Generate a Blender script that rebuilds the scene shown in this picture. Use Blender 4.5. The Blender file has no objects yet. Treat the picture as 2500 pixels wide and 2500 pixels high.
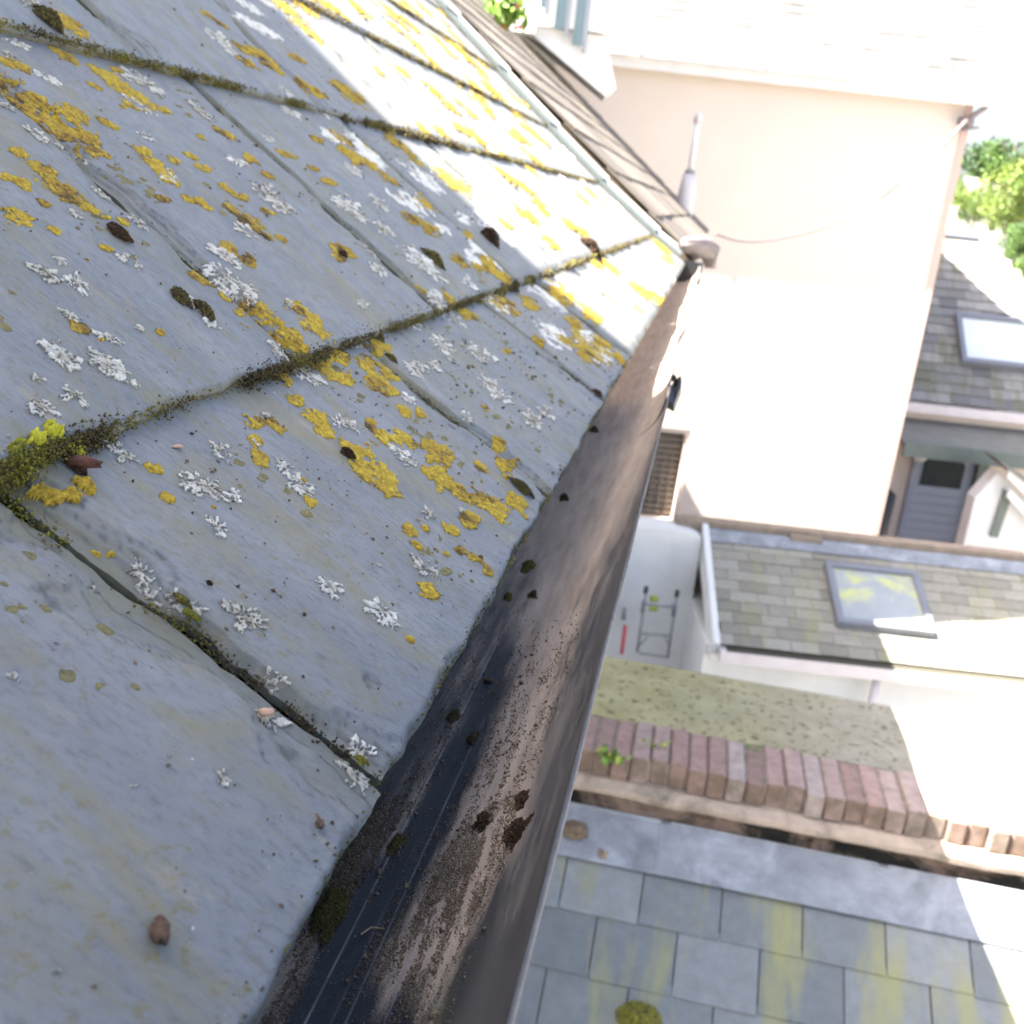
import bpy, math, random
import numpy as np
from mathutils import Vector, Matrix
random.seed(7); rng = np.random.default_rng(11)
C = bpy.context.scene.collection
R_ = math.radians
# ------------------------------------------------------------------ camera, sky, sun
def unit(v): v = np.array(v, float); return v/np.linalg.norm(v)
FPX = 2500.0
_G = unit((495, -730, 2500)); _dn = unit((-889, 8080, 2500)); _dn = unit(_dn-_dn.dot(_G)*_G); _n = np.cross(_dn, _G)
RM = np.array([_n, _G, -_dn])                       # world axes: X out from the roof, Y along the gutter, Z up
cd = bpy.data.cameras.new('camera'); cam = bpy.data.objects.new('camera', cd); C.objects.link(cam)
cam.matrix_world = Matrix(((RM[0, 0], -RM[0, 1], -RM[0, 2], 0), (RM[1, 0], -RM[1, 1], -RM[1, 2], 0), (RM[2, 0], -RM[2, 1], -RM[2, 2], 0), (0, 0, 0, 1)))
cd.sensor_width = 36; cd.lens = 36; cd.clip_start = 0.01; cd.clip_end = 500
cd.dof.use_dof = True; cd.dof.focus_distance = 0.36; cd.dof.aperture_fstop = 23
bpy.context.scene.camera = cam
sc = bpy.context.scene
SUN = unit((-0.63, -0.226, 1.0))                    # towards the sun
w = bpy.data.worlds.new('World'); sc.world = w; w.use_nodes = True
nt = w.node_tree; bg = nt.nodes['Background']; sk = nt.nodes.new('ShaderNodeTexSky'); sk.sky_type = 'NISHITA'; sk.sun_disc = False
sk.sun_elevation = math.asin(SUN[2]); sk.sun_rotation = math.atan2(SUN[0], SUN[1])
sk.dust_density = 5; sk.air_density = 1.0; sk.ozone_density = .6
nt.links.new(sk.outputs[0], bg.inputs[0]); bg.inputs[1].default_value = 0.062
ld = bpy.data.lights.new('sun', 'SUN'); ld.energy = 5.0; ld.angle = R_(0.35); ld.color = (1, 0.95, 0.87)
so = bpy.data.objects.new('sun', ld); C.objects.link(so); so.rotation_euler = Vector(SUN).to_track_quat('Z', 'Y').to_euler()
sc.view_settings.view_transform = 'Standard'; sc.view_settings.look = 'None'; sc.view_settings.exposure = 3.2; sc.view_settings.gamma = 1
sc.cycles.max_bounces = 5; sc.cycles.diffuse_bounces = 3

# ------------------------------------------------------------------ helpers
def ray(x, y): return RM@np.array((x-1250, y-1250, FPX))
def atz(x, y, z): r = ray(x, y); return r*z/r[2]
fh = unit((RM[0, 2], RM[1, 2], 0)); hh = np.array((fh[1], -fh[0], 0)); UP = np.array((0, 0, 1.0)); X_ = np.array((1.0, 0, 0)); Y_ = np.array((0, 1.0, 0))
def W(a, d, z): return hh*a+fh*d+UP*z               # frame of the houses behind, turned nine degrees from the gutter
def _h2(ix, iy, s):
    v = (ix.astype(np.int64)*374761393+iy.astype(np.int64)*668265263+s*1442695041) & 0xffffffff
    v = ((v ^ (v >> 13))*1274126177) & 0xffffffff
    return ((v ^ (v >> 16)) & 0xffff)/65535.0
def vn(x, y, s=0):
    x = np.asarray(x, float); y = np.asarray(y, float); x, y = np.broadcast_arrays(x, y)
    ix = np.floor(x); iy = np.floor(y); fx = x-ix; fy = y-iy; fx = fx*fx*(3-2*fx); fy = fy*fy*(3-2*fy)
    ix = ix.astype(np.int64); iy = iy.astype(np.int64)
    return (_h2(ix, iy, s)*(1-fx)+_h2(ix+1, iy, s)*fx)*(1-fy)+(_h2(ix, iy+1, s)*(1-fx)+_h2(ix+1, iy+1, s)*fx)*fy
def fbm(x, y, s=0, o=4):
    t = 0; a = 0.5; n = 0
    for k in range(o): t = t+a*vn(np.asarray(x)*2**k, np.asarray(y)*2**k, s+k*17); n += a; a *= .5
    return t/n
def sst(x, a, b): t = np.clip((x-a)/(b-a), 0, 1); return t*t*(3-2*t)

def mk(name, V, F, mat, parent=None, smooth=False, tint=None, uv=None, attrs=None):
    """one mesh object; F is a list of faces or an (n,4)/(n,3) array; tint per vertex"""
    me = bpy.data.meshes.new(name); V = np.asarray(V, float)
    if isinstance(F, np.ndarray):
        k = F.shape[1]; me.vertices.add(len(V)); me.vertices.foreach_set('co', V.ravel())
        me.loops.add(F.size); me.loops.foreach_set('vertex_index', F.ravel().astype(np.int32))
        me.polygons.add(len(F)); me.polygons.foreach_set('loop_start', np.arange(0, F.size, k, dtype=np.int32))
        me.update(calc_edges=True); me.validate()
    else:
        me.from_pydata([tuple(v) for v in V], [], [tuple(int(i) for i in f) for f in F]); me.update()
    if smooth: me.polygons.foreach_set('use_smooth', [True]*len(me.polygons))
    if uv is not None:
        ul = me.uv_layers.new(name='UVMap'); vi = np.empty(len(me.loops), np.int32); me.loops.foreach_get('vertex_index', vi)
        ul.data.foreach_set('uv', np.asarray(uv, float)[vi].ravel())
    at = dict(attrs or {})
    if tint is not None: at['tint'] = tint
    for an, av in at.items():
        a = me.attributes.new(an, 'FLOAT', 'POINT'); a.data.foreach_set('value', np.asarray(av, float))
    me.materials.append(mat)
    o = bpy.data.objects.new(name, me); C.objects.link(o)
    if parent: o.parent = parent; o.matrix_parent_inverse = parent.matrix_world.inverted()
    return o
def thing(name, label, cat, loc=(0, 0, 0), group=None):
    o = bpy.data.objects.new(name, None); C.objects.link(o); o.location = tuple(loc); o.empty_display_size = .1
    o.matrix_world = Matrix.Translation(Vector(tuple(loc)))
    o['label'] = label; o['category'] = cat
    if group: o['group'] = group
    return o
def tag(o, label, cat, group=None):
    o['label'] = label; o['category'] = cat
    if group: o['group'] = group
    return o
class MB:
    def __init__(s): s.v = []; s.f = []; s.t = []; s.u = []
    def add(s, V, F, t=.5, uv=None):
        b = len(s.v); s.v += [tuple(x) for x in V]; s.f += [tuple(i+b for i in f) for f in F]; s.t += [t]*len(V)
        s.u += [tuple(x) for x in uv] if uv is not None else [(x[0]*1.0+x[1]*.3, x[2]+x[1]) for x in V]
        return s
    def box(s, o, a, b, c, t=.5):
        """corner o, edge vectors a b c"""
        o, a, b, c = [np.array(q, float) for q in (o, a, b, c)]
        V = [o, o+a, o+a+b, o+b, o+c, o+a+c, o+a+b+c, o+b+c]
        F = [(0, 3, 2, 1), (4, 5, 6, 7), (0, 1, 5, 4), (1, 2, 6, 5), (2, 3, 7, 6), (3, 0, 4, 7)]
        if np.dot(np.cross(a, b), c) < 0: F = [f[::-1] for f in F]
        return s.add(V, F, t)
    def wb(s, a0, a1, d0, d1, z0, z1, t=.5): return s.box(W(a0, d0, z0), hh*(a1-a0), fh*(d1-d0), UP*(z1-z0), t)
    def xb(s, x0, x1, y0, y1, z0, z1, t=.5): return s.box((x0, y0, z0), X_*(x1-x0), Y_*(y1-y0), UP*(z1-z0), t)
    def prism(s, P, d, t=.5):
        P = [np.array(p, float) for p in P]; n = len(P); d = np.array(d, float)
        return s.add(P+[p+d for p in P], [tuple(range(n)), tuple(range(2*n-1, n-1, -1))]+[((i+1) % n, i, n+i, n+(i+1) % n) for i in range(n)], t)
    def tube(s, pts, r, n=8, t=.5):
        pts = [np.array(p, float) for p in pts]; rs = r if hasattr(r, '__len__') else [r]*len(pts); V = []
        for i, p in enumerate(pts):
            d = unit(pts[min(i+1, len(pts)-1)]-pts[max(i-1, 0)]); a = unit(np.cross(d, (0.3, 0.1, 1) if abs(d[2]) < .9 else (1, 0.2, 0))); b = np.cross(d, a)
            V += [p+rs[i]*(a*math.cos(2*math.pi*k/n)+b*math.sin(2*math.pi*k/n)) for k in range(n)]
        F = [(i*n+k, i*n+(k+1) % n, (i+1)*n+(k+1) % n, (i+1)*n+k) for i in range(len(pts)-1) for k in range(n)]
        F += [tuple(range(n))[::-1], tuple((len(pts)-1)*n+k for k in range(n))]
        return s.add(V, F, t)
    def build(s, name, mat, parent=None, smooth=False): return mk(name, s.v, s.f, mat, parent, smooth, tint=s.t, uv=s.u)

# ------------------------------------------------------------------ materials
class N:
    def __init__(s, name):
        s.m = bpy.data.materials.new(name); s.m.use_nodes = True; s.t = s.m.node_tree; s.b = s.t.nodes['Principled BSDF']
    def n(s, typ, **k):
        nd = s.t.nodes.new(typ)
        for a, v in k.items(): setattr(nd, a, v)
        return nd
    def l(s, a, b): s.t.links.new(a, b)
    def attr(s, a): return s.n('ShaderNodeAttribute', attribute_name=a).outputs['Fac']
    def co(s, kind='UV', scale=(1, 1, 1), rot=0):
        tc = s.n('ShaderNodeTexCoord'); mp = s.n('ShaderNodeMapping'); mp.inputs['Scale'].default_value = scale; mp.inputs['Rotation'].default_value = (0, 0, rot)
        s.l(tc.outputs[kind], mp.inputs[0]); return mp.outputs[0]
    def noise(s, co, sc, det=5, rough=.6, dist=0):
        nd = s.n('ShaderNodeTexNoise'); nd.inputs['Scale'].default_value = sc; nd.inputs['Detail'].default_value = det; nd.inputs['Roughness'].default_value = rough; nd.inputs['Distortion'].default_value = dist
        s.l(co, nd.inputs['Vector']); return nd.outputs['Fac']
    def ramp(s, f, pts):
        r = s.n('ShaderNodeValToRGB'); e = r.color_ramp.elements
        while len(e) < len(pts): e.new(.5)
        for el, (p, c) in zip(e, pts): el.position = p; el.color = (c if hasattr(c, '__len__') else (c, c, c))[:3]+(1,) if hasattr(c, '__len__') else (c, c, c, 1)
        s.l(f, r.inputs[0]); return r.outputs[0]
    def mix(s, f, a, b, mode='MIX'):
        m = s.n('ShaderNodeMix', data_type='RGBA', blend_type=mode)
        for i, v in ((0, f), (6, a), (7, b)):
            if hasattr(v, 'is_linked') or hasattr(v, 'node'): s.l(v, m.inputs[i])
            else: m.inputs[i].default_value = v if i == 0 else tuple(v)[:3]+(1,)
        return m.outputs[2]
    def math(s, op, a, b=0):
        m = s.n('ShaderNodeMath', operation=op)
        for i, v in enumerate((a, b)):
            if hasattr(v, 'node'): s.l(v, m.inputs[i])
            else: m.inputs[i].default_value = v
        return m.outputs[0]
    def bump(s, h, st, dist=.001, prev=None):
        b = s.n('ShaderNodeBump'); b.inputs['Strength'].default_value = st; b.inputs['Distance'].default_value = dist; s.l(h, b.inputs['Height'])
        if prev: s.l(prev, b.inputs['Normal'])
        return b.outputs[0]
    def done(s, col=None, rough=.6, nor=None, spec=.4, metal=0):
        if col is not None:
            if hasattr(col, 'node'): s.l(col, s.b.inputs['Base Color'])
            else: s.b.inputs['Base Color'].default_value = tuple(col)[:3]+(1,)
        if hasattr(rough, 'node'): s.l(rough, s.b.inputs['Roughness'])
        else: s.b.inputs['Roughness'].default_value = rough
        if nor: s.l(nor, s.b.inputs['Normal'])
        s.b.inputs['Specular IOR Level'].default_value = spec; s.b.inputs['Metallic'].default_value = metal
        return s.m

def mat_slate_near():
    m = N('slate'); co = m.co(); st = m.co(scale=(1, .35, 1), rot=.45); st2 = m.co(scale=(1, .42, 1), rot=.35)
    oi = m.n('ShaderNodeObjectInfo').outputs['Random']
    base = m.ramp(m.noise(st, 28, 8, .62, .4), [(.28, (.112, .124, .135)), (.5, (.150, .162, .173)), (.72, (.200, .209, .216))])
    base = m.mix(m.math('MULTIPLY', oi, .45), base, (.172, .170, .188))
    fine = m.ramp(m.noise(st2, 420, 4, .7), [(.30, (.50, .50, .50)), (.48, (1, 1, 1)), (.75, (1.2, 1.2, 1.2))]); base = m.mix(.68, base, fine, 'MULTIPLY')
    olive = m.ramp(m.noise(st, 34, 9, .75, .8), [(.48, 0), (.64, 1)])
    base = m.mix(m.math('MULTIPLY', olive, .75), base, (.180, .158, .085))
    sp = m.ramp(m.noise(co, 190, 6, .75), [(.56, 0), (.61, 1)]); zone = m.ramp(m.noise(co, 16, 3), [(.42, .1), (.60, 1)])
    base = m.mix(m.math('MULTIPLY', m.math('MULTIPLY', sp, zone), .8), base, (.14, .12, .055))
    be = m.ramp(m.noise(st, 55, 7, .75), [(.58, 0), (.68, 1)]); base = m.mix(m.math('MULTIPLY', be, .5), base, (.30, .25, .19))
    dk = m.ramp(m.noise(m.co(scale=(1, .6, 1), rot=.4), 260, 5, .8), [(.33, 1), (.37, 0)]); base = m.mix(m.math('MULTIPLY', dk, .5), base, (.05, .055, .06))
    wh = m.ramp(m.noise(co, 330, 2, .5), [(.76, 0), (.80, 1)]); base = m.mix(m.math('MULTIPLY', wh, .7), base, (.55, .52, .46))
    e = m.attr('edge'); en = m.math('MULTIPLY', e, m.ramp(m.noise(st2, 110, 6, .7), [(.3, .35), (.6, 1)]))
    base = m.mix(m.math('MULTIPLY', en, .8), base, (.105, .100, .055))
    st_ = m.attr('step'); base = m.mix(st_, base, (.035, .040, .040))
    b1 = m.bump(m.noise(st2, 95, 10, .78), .8, .0013); b2 = m.bump(m.noise(st, 700, 4, .7), .6, .0005, b1)
    return m.done(base, m.ramp(m.noise(co, 60, 4), [(.3, .42), (.7, .62)]), b2, .45)
def mat_slate_far(name, c0, c1, moss, mamt=.5):
    m = N(name); co = m.co('Object'); t = m.attr('tint')
    base = m.ramp(t, [(0, c0), (1, c1)])
    n1 = m.ramp(m.noise(co, 22, 7, .7), [(.3, .72), (.7, 1.2)]); base = m.mix(.6, base, n1, 'MULTIPLY')
    st = m.co('Object', scale=(4.2, .8, .8)); ms = m.ramp(m.noise(st, 1.9, 6, .6), [(.5, 0), (.66, 1)])
    base = m.mix(m.math('MULTIPLY', ms, mamt), base, moss)
    return m.done(base, .6, m.bump(m.noise(co, 90, 5), .4, .004), .4)
def mat_simple(name, c, rough=.6, var=.15, scale=8, bump=.2, bd=.004, spec=.4, metal=0, dirt=None, damt=.5):
    m = N(name); co = m.co('Object')
    f = m.ramp(m.noise(co, scale, 7, .65), [(.25, 1-var), (.75, 1+var)]); base = m.mix(1.0, c, f, 'MULTIPLY')
    if dirt: base = m.mix(m.math('MULTIPLY', m.ramp(m.noise(co, scale*.6, 8, .7, .5), [(.48, 0), (.68, 1)]), damt), base, dirt)
    return m.done(base, rough, m.bump(m.noise(co, scale*9, 5), bump, bd), spec, metal)
def mat_tint(name, pts, rough=.85, scale=300, var=.3, bd=.0006, spec=.2, trans=0):
    m = N(name); co = m.co('Object'); base = m.ramp(m.attr('tint'), pts)
    base = m.mix(1.0, base, m.ramp(m.noise(co, scale, 4, .7), [(.25, 1-var), (.75, 1+var)]), 'MULTIPLY')
    return m.done(base, rough, m.bump(m.noise(co, scale*1.6, 4, .7), 1.0, bd*1.8), spec)
M = {}
M['slate'] = mat_slate_near()
M['yellow'] = mat_tint('yellow_lichen', [(0, (.07, .05, .02)), (.25, (.20, .12, .03)), (.5, (.32, .215, .03)), (.8, (.44, .315, .035)), (1, (.54, .40, .06))], .9, 700, .45)
M['greeny'] = mat_tint('green_yellow_lichen', [(0, (.08, .09, .02)), (.4, (.35, .34, .03)), (1, (.62, .60, .05))], .8, 600, .3)
M['white'] = mat_tint('white_lichen', [(0, (.10, .09, .065)), (.35, (.34, .31, .25)), (.7, (.56, .545, .495)), (1, (.70, .69, .65))], .9, 900, .22)
M['olive'] = mat_tint('olive_crust', [(0, (.10, .09, .06)), (.5, (.17, .155, .08)), (1, (.24, .21, .10))], .9, 900, .3)
M['moss'] = mat_tint('moss', [(0, (.055, .043, .028)), (.35, (.11, .088, .048)), (.6, (.165, .142, .06)), (.85, (.23, .215, .05)), (1, (.35, .33, .05))], .95, 1500, .4)
M['rustmoss'] = mat_tint('rusty_moss', [(0, (.04, .026, .018)), (.4, (.10, .058, .036)), (.8, (.19, .125, .075)), (1, (.3, .24, .15))], .95, 1500, .4)
M['grit'] = mat_tint('grit', [(0, (.09, .065, .05)), (.4, (.25, .18, .13)), (.8, (.38, .29, .20)), (1, (.60, .54, .45))], .9, 1500, .3)
def mat_gutter():
    m = N('black_plastic_gutter'); st = m.co(scale=(1, .10, 1)); co = m.co(); d = m.attr('dust'); g = m.attr('green')
    black = m.ramp(m.noise(st, 260, 5, .6), [(.3, (.008, .012, .017)), (.6, (.018, .024, .032)), (.8, (.05, .055, .06))])
    sand = m.ramp(m.noise(st, 120, 7, .7), [(.25, (.25, .195, .150)), (.5, (.39, .312, .248)), (.75, (.50, .410, .335))])
    sand = m.mix(.6, sand, m.ramp(m.noise(co, 1800, 3, .8), [(.3, .55), (.5, 1), (.7, 1.4)]), 'MULTIPLY')
    th = m.math('ADD', d, m.math('MULTIPLY', m.math('SUBTRACT', m.noise(st, 150, 8, .72), .5), 1.25))
    th = m.math('ADD', th, m.math('MULTIPLY', m.math('SUBTRACT', m.noise(co, 1500, 3, .8), .5), .9))
    f = m.ramp(th, [(.42, 0), (.80, 1)])
    base = m.mix(f, black, sand); base = m.mix(m.math('MULTIPLY', g, .8), base, (.075, .09, .05))
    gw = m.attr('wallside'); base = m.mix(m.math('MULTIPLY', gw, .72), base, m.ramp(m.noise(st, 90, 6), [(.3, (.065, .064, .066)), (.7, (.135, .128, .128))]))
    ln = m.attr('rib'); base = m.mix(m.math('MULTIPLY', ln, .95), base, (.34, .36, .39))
    rg = m.ramp(f, [(0, .32), (1, .9)])
    return m.done(base, rg, m.bump(m.noise(co, 1500, 4, .8), .5, .0006), .45)
M['gutter'] = mat_gutter()
M['lip'] = mat_simple('grey_gutter_edge', (.085, .088, .102), .62, .3, 120, .2, .0004, .2)
M['blackpvc'] = mat_simple('black_plastic', (.02, .022, .026), .35, .3, 60, .2, .0004)
M['render_w'] = mat_simple('white_render', (.74, .73, .71), .85, .05, 3, .3, .01, dirt=(.60, .57, .52), damt=.35)
M['pink'] = mat_simple('pink_render', (.74, .635, .55), .9, .03, 2, .25, .01, dirt=(.74, .64, .56), damt=.3)
M['pinkband'] = mat_simple('pink_corner_render', (.60, .44, .38), .9, .04, 3, .2, .006)
M['white_paint'] = mat_simple('white_paint', (.78, .78, .77), .45, .04, 5, .05, .002, dirt=(.55, .52, .48), damt=.2)
M['white_pvc'] = mat_simple('white_pvc', (.66, .60, .60), .4, .08, 5, .05, .002, dirt=(.5, .42, .42), damt=.5)
M['slate_mid'] = mat_slate_far('mid_slates', (.20, .19, .155), (.31, .295, .255), (.27, .26, .12), .4)
M['slate_low'] = mat_slate_far('low_slates', (.145, .160, .168), (.225, .238, .246), (.28, .275, .12), .9)
M['slate_top'] = mat_slate_far('top_slates', (.075, .072, .07), (.19, .18, .175), (.28, .2, .16), .3)
M['slate_nb'] = mat_slate_far('brown_slates', (.085, .070, .058), (.17, .145, .12), (.16, .14, .07), .3)
M['slate_cot'] = mat_slate_far('cottage_slates', (.13, .13, .13), (.30, .29, .275), (.15, .15, .07), .7)
M['lead'] = mat_simple('lead', (.21, .225, .25), .45, .35, 9, .3, .006, .5, .0, dirt=(.38, .40, .45), damt=.8)
M['strip'] = mat_simple('galvanised_strip', (.125, .15, .145), .5, .12, 14, .15, .002, .3, 0)
def mat_brick():
    m = N('brick'); co = m.co('Object'); base = m.ramp(m.attr('tint'), [(0, (.15, .12, .10)), (.3, (.24, .165, .14)), (.6, (.34, .225, .195)), (1, (.38, .31, .28))])
    base = m.mix(1.0, base, m.ramp(m.noise(co, 30, 5, .7), [(.25, .7), (.75, 1.3)]), 'MULTIPLY')
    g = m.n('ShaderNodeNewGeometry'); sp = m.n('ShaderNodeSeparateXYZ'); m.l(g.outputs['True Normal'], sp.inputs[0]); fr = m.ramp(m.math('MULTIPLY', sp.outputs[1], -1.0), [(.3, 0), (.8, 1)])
    moss_shade = m.math('MULTIPLY', fr, m.ramp(m.noise(co, 11, 5, .6), [(.36, .25), (.60, 1)])); base = m.mix(m.math('MULTIPLY', moss_shade, .7), base, (.075, .062, .035))  # dark moss patches that also paint shade onto the camera-facing brick fronts
    return m.done(base, .9, m.bump(m.noise(co, 50, 5), .6, .003), .2)
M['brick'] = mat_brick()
M['brick_old'] = mat_tint('brick', [(0, (.09, .07, .05)), (.3, (.17, .10, .075)), (.6, (.27, .155, .125)), (1, (.32, .23, .20))], .9, 30, .3, .003)
M['mortar'] = mat_simple('mortar', (.26, .22, .18), .95, .3, 30, .5, .004, dirt=(.06, .055, .04), damt=.6)
def mat_slab():
    m = N('mossy_coping'); co = m.co('Object'); p = m.n('ShaderNodeSeparateXYZ'); m.l(m.co('Object'), p.inputs[0])
    base = m.ramp(m.noise(co, 7, 7, .65), [(.3, (.30, .265, .13)), (.7, (.45, .40, .22))])
    f = m.ramp(m.math('ADD', m.math('MULTIPLY', p.outputs[0], .7), m.math('MULTIPLY', m.noise(co, 4, 5), .6)), [(.35, 0), (.85, 1)])
    base = m.mix(f, base, m.ramp(m.noise(co, 11, 7, .7), [(.3, (.23, .215, .165)), (.7, (.35, .325, .26))]))
    base = m.mix(m.math('MULTIPLY', m.ramp(m.noise(co, 38, 5, .65), [(.565, 0), (.62, 1)]), .8), base, (.07, .065, .04))
    return m.done(base, .9, m.bump(m.noise(co, 45, 6), .6, .01), .2)
M['slab'] = mat_slab()
def mat_prender():
    m = N('stained_render'); co = m.co('Object', scale=(1, 1, 2.5))
    base = m.ramp(m.noise(co, 6, 6, .6), [(.3, (.30, .19, .135)), (.7, (.42, .30, .22))])
    base = m.mix(m.ramp(m.noise(co, 3.2, 8, .7, .5), [(.48, 1), (.60, 0)]), base, (.035, .032, .025))
    return m.done(base, .95, m.bump(m.noise(co, 60, 6), .6, .006), .2)
M['prender'] = mat_prender()
M['prender2'] = mat_simple('pale_lump_render', (.44, .35, .28), .95, .25, 14, .6, .008, dirt=(.10, .095, .07), damt=.75)
M['glass'] = mat_simple('dark_glass', (.03, .04, .04), .05, .3, 4, .0, .001, .8)
M['skyglass'] = mat_simple('skylight_glass', (.62, .67, .67), .06, .08, 4, .0, .001, 1.0)
M['bluepane'] = mat_simple('pale_blue_pane', (.09, .13, .15), .15, .1, 4, .0, .001, .6)
M['mossglass'] = mat_simple('algae_skylight_pane', (.30, .32, .33), .2, .15, 5, .1, .001, .8, dirt=(.55, .56, .12), damt=1.0)
M['grey_frame'] = mat_simple('grey_metal_frame', (.17, .18, .21), .4, .1, 8, .05, .002, .5)
M['canopy'] = mat_simple('grey_felt', (.205, .20, .175), .8, .12, 6, .2, .003)
M['green_paint'] = mat_simple('green_paint', (.15, .175, .155), .5, .12, 6, .1, .002)
M['door'] = mat_simple('grey_door_paint', (.36, .39, .46), .5, .05, 6, .1, .002)
M['brown'] = mat_simple('brown_board', (.10, .075, .05), .8, .25, 10, .3, .004)
M['wood'] = mat_simple('weathered_louvre', (.27, .225, .18), .8, .3, 12, .3, .004)
M['steel'] = mat_simple('galvanised_tube', (.30, .30, .31), .4, .2, 20, .1, .001, .5, .4)
M['foam'] = mat_simple('green_foam', (.35, .38, .08), .9, .2, 20, .2, .002)
M['red'] = mat_simple('red_plastic', (.62, .08, .10), .5, .1, 20, .1, .001)
M['blue'] = mat_simple('blue_board', (.05, .09, .17), .7, .2, 3, .1, .004)
M['cable'] = mat_simple('cable_sheath', (.19, .145, .14), .6, .1, 5, .05, .001)
M['ground'] = mat_simple('concrete_ground', (.30, .285, .26), .9, .2, 1.2, .3, .01, dirt=(.16, .16, .12), damt=.5)
M['bark'] = mat_simple('bark', (.12, .09, .06), .9, .3, 12, .5, .01)
M['leaf'] = mat_tint('leaves', [(0, (.015, .04, .012)), (.5, (.06, .12, .025)), (1, (.15, .20, .04))], .6, 3, .3, .002, .3)
M['weed'] = mat_tint('weed_leaves', [(0, (.10, .20, .03)), (.6, (.22, .34, .06)), (1, (.45, .42, .08))], .6, 60, .3, .001, .3)
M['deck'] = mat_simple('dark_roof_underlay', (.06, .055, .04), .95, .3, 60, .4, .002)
M['red_flower'] = mat_simple('red_petals', (.5, .06, .05), .7, .1, 30, .1, .001)

# ------------------------------------------------------------------ the near slate roof
TH = .0055
GZ = -.16
E0 = np.array((-.0655, 0, GZ))                      # top edge of the tails of the eaves course
pitch = [33, 36.5, 39.3, 40]
def xz(x, z): return np.array((x, 0, z))
def course_len(P, p, q):
    """length up the slope from P at which X/Z of the line reaches q"""
    c, s = math.cos(R_(p)), math.sin(R_(p)); return (P[0]-q*P[2])/(c+q*s)
tails = [E0]; lens = []
for k in range(17):
    p = R_(pitch[min(k, 3)])
    if k == 0: L = .137
    else: L = .235
    lens.append(L); tails.append(tails[-1]+np.array((-math.cos(p), 0, math.sin(p)))*L)
def frame(k):
    p = R_(pitch[min(k, 3)]); return np.array((-math.cos(p), 0, math.sin(p))), np.array((math.sin(p), 0, math.cos(p)))
# visible top surface of course k: from the tail (k) up to the foot of the next butt
def surf_dir(k):
    u, n = frame(k); a = tails[k]; b = tails[k+1]-n*TH; d = b-a; L = np.linalg.norm(d); d = d/L
    return a, d, np.array((-d[2], 0, d[0]))*(-1 if d[0] < 0 else 1)*1.0, L
SD = []
for k in range(16):
    a, d, nn, L = surf_dir(k)
    nn = np.cross(d, Y_); nn = nn if nn[2] > 0 else -nn
    SD.append((a, d, nn, L))
joints = {0: [-.40, -.085, .244, .553, .860, 1.139], 1: [-.16, .14, .455, .715, 1.02, 1.33], 2: [-.30, .03, .335, .65, .96, 1.27]}
for k, J in joints.items():
    while J[-1] < 3.3: J.append(J[-1]+.305+rng.uniform(-.012, .012))
for k in range(3, 16):
    J = [-.3+(.155 if k % 2 else 0)+rng.uniform(-.03, .03)]
    while J[-1] < 3.3: J.append(J[-1]+.308+rng.uniform(-.015, .015))
    joints[k] = J
YEND = 3.40
roof = thing('slate_roof', 'grey slate roof crusted with yellow and white lichen, filling the left of the photo', 'roof', (-.5, 1.2, -.2))
SL = {}
def hit(px, py):
    """slate roof surface under an image point"""
    r = ray(px, py)
    for k in range(0, 15):
        a, d, nn, L = SD[k]; den = r.dot(nn)
        if abs(den) < 1e-9: continue
        t = a.dot(nn)/den
        if t <= 0: continue
        P = r*t; u = (P-a).dot(d)
        if -.002 <= u <= L+.004: return k, P[1], u, t*FPX*1.0
    return None
def slate_edges(k, j):
    J = joints[k]; y0 = J[j]; y1 = J[j+1] if j+1 < len(J) else YEND
    return y0, min(y1, YEND)
def side_off(y, u, s): return (fbm(u*45, y*3+s, s, 5)-.5)*.0095
def tail_off(y, s): return (fbm(y*38, s*.7, s+5, 5)-.5)*.007
GAP = .0038
def hs(k, j, y, u):
    """height of the riven, flaking face of slate j in course k above its chord"""
    y0, y1 = slate_edges(k, j); s = k*31+j*7
    ya = y0+GAP*.5+side_off(0, u, s); yb = y1-GAP*.5+side_off(0, u, s+3)
    es = np.minimum(y-ya, yb-y); ed = np.minimum(es, u*9+.0008)
    el = fbm(y*26+u*10, u*20-y*5, s+9, 5); reach = .003+.052*np.clip(el-.47, 0, 1)*(1.0+1.2*vn(u*9, y*3, s+60))
    lev = np.clip(ed/reach, 0, 1); ns = 3; q = lev*ns; fr_ = q-np.floor(q); ql = np.minimum((np.floor(q)+sst(fr_, .80, 1.0))/ns, 1)
    step = np.clip(1-np.abs(fr_-.88)/.12, 0, 1)*(lev < .99)*(ed > .0004)
    h = -(1-ql)*.0030+(fbm(y*11+u*5, u*6, s, 2)-.5)*.0008+(fbm(y*60+u*50, u*30-y*20, s+2, 4)-.5)*.0003
    return h, np.minimum(ed, lev*.012+.001), step
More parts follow.
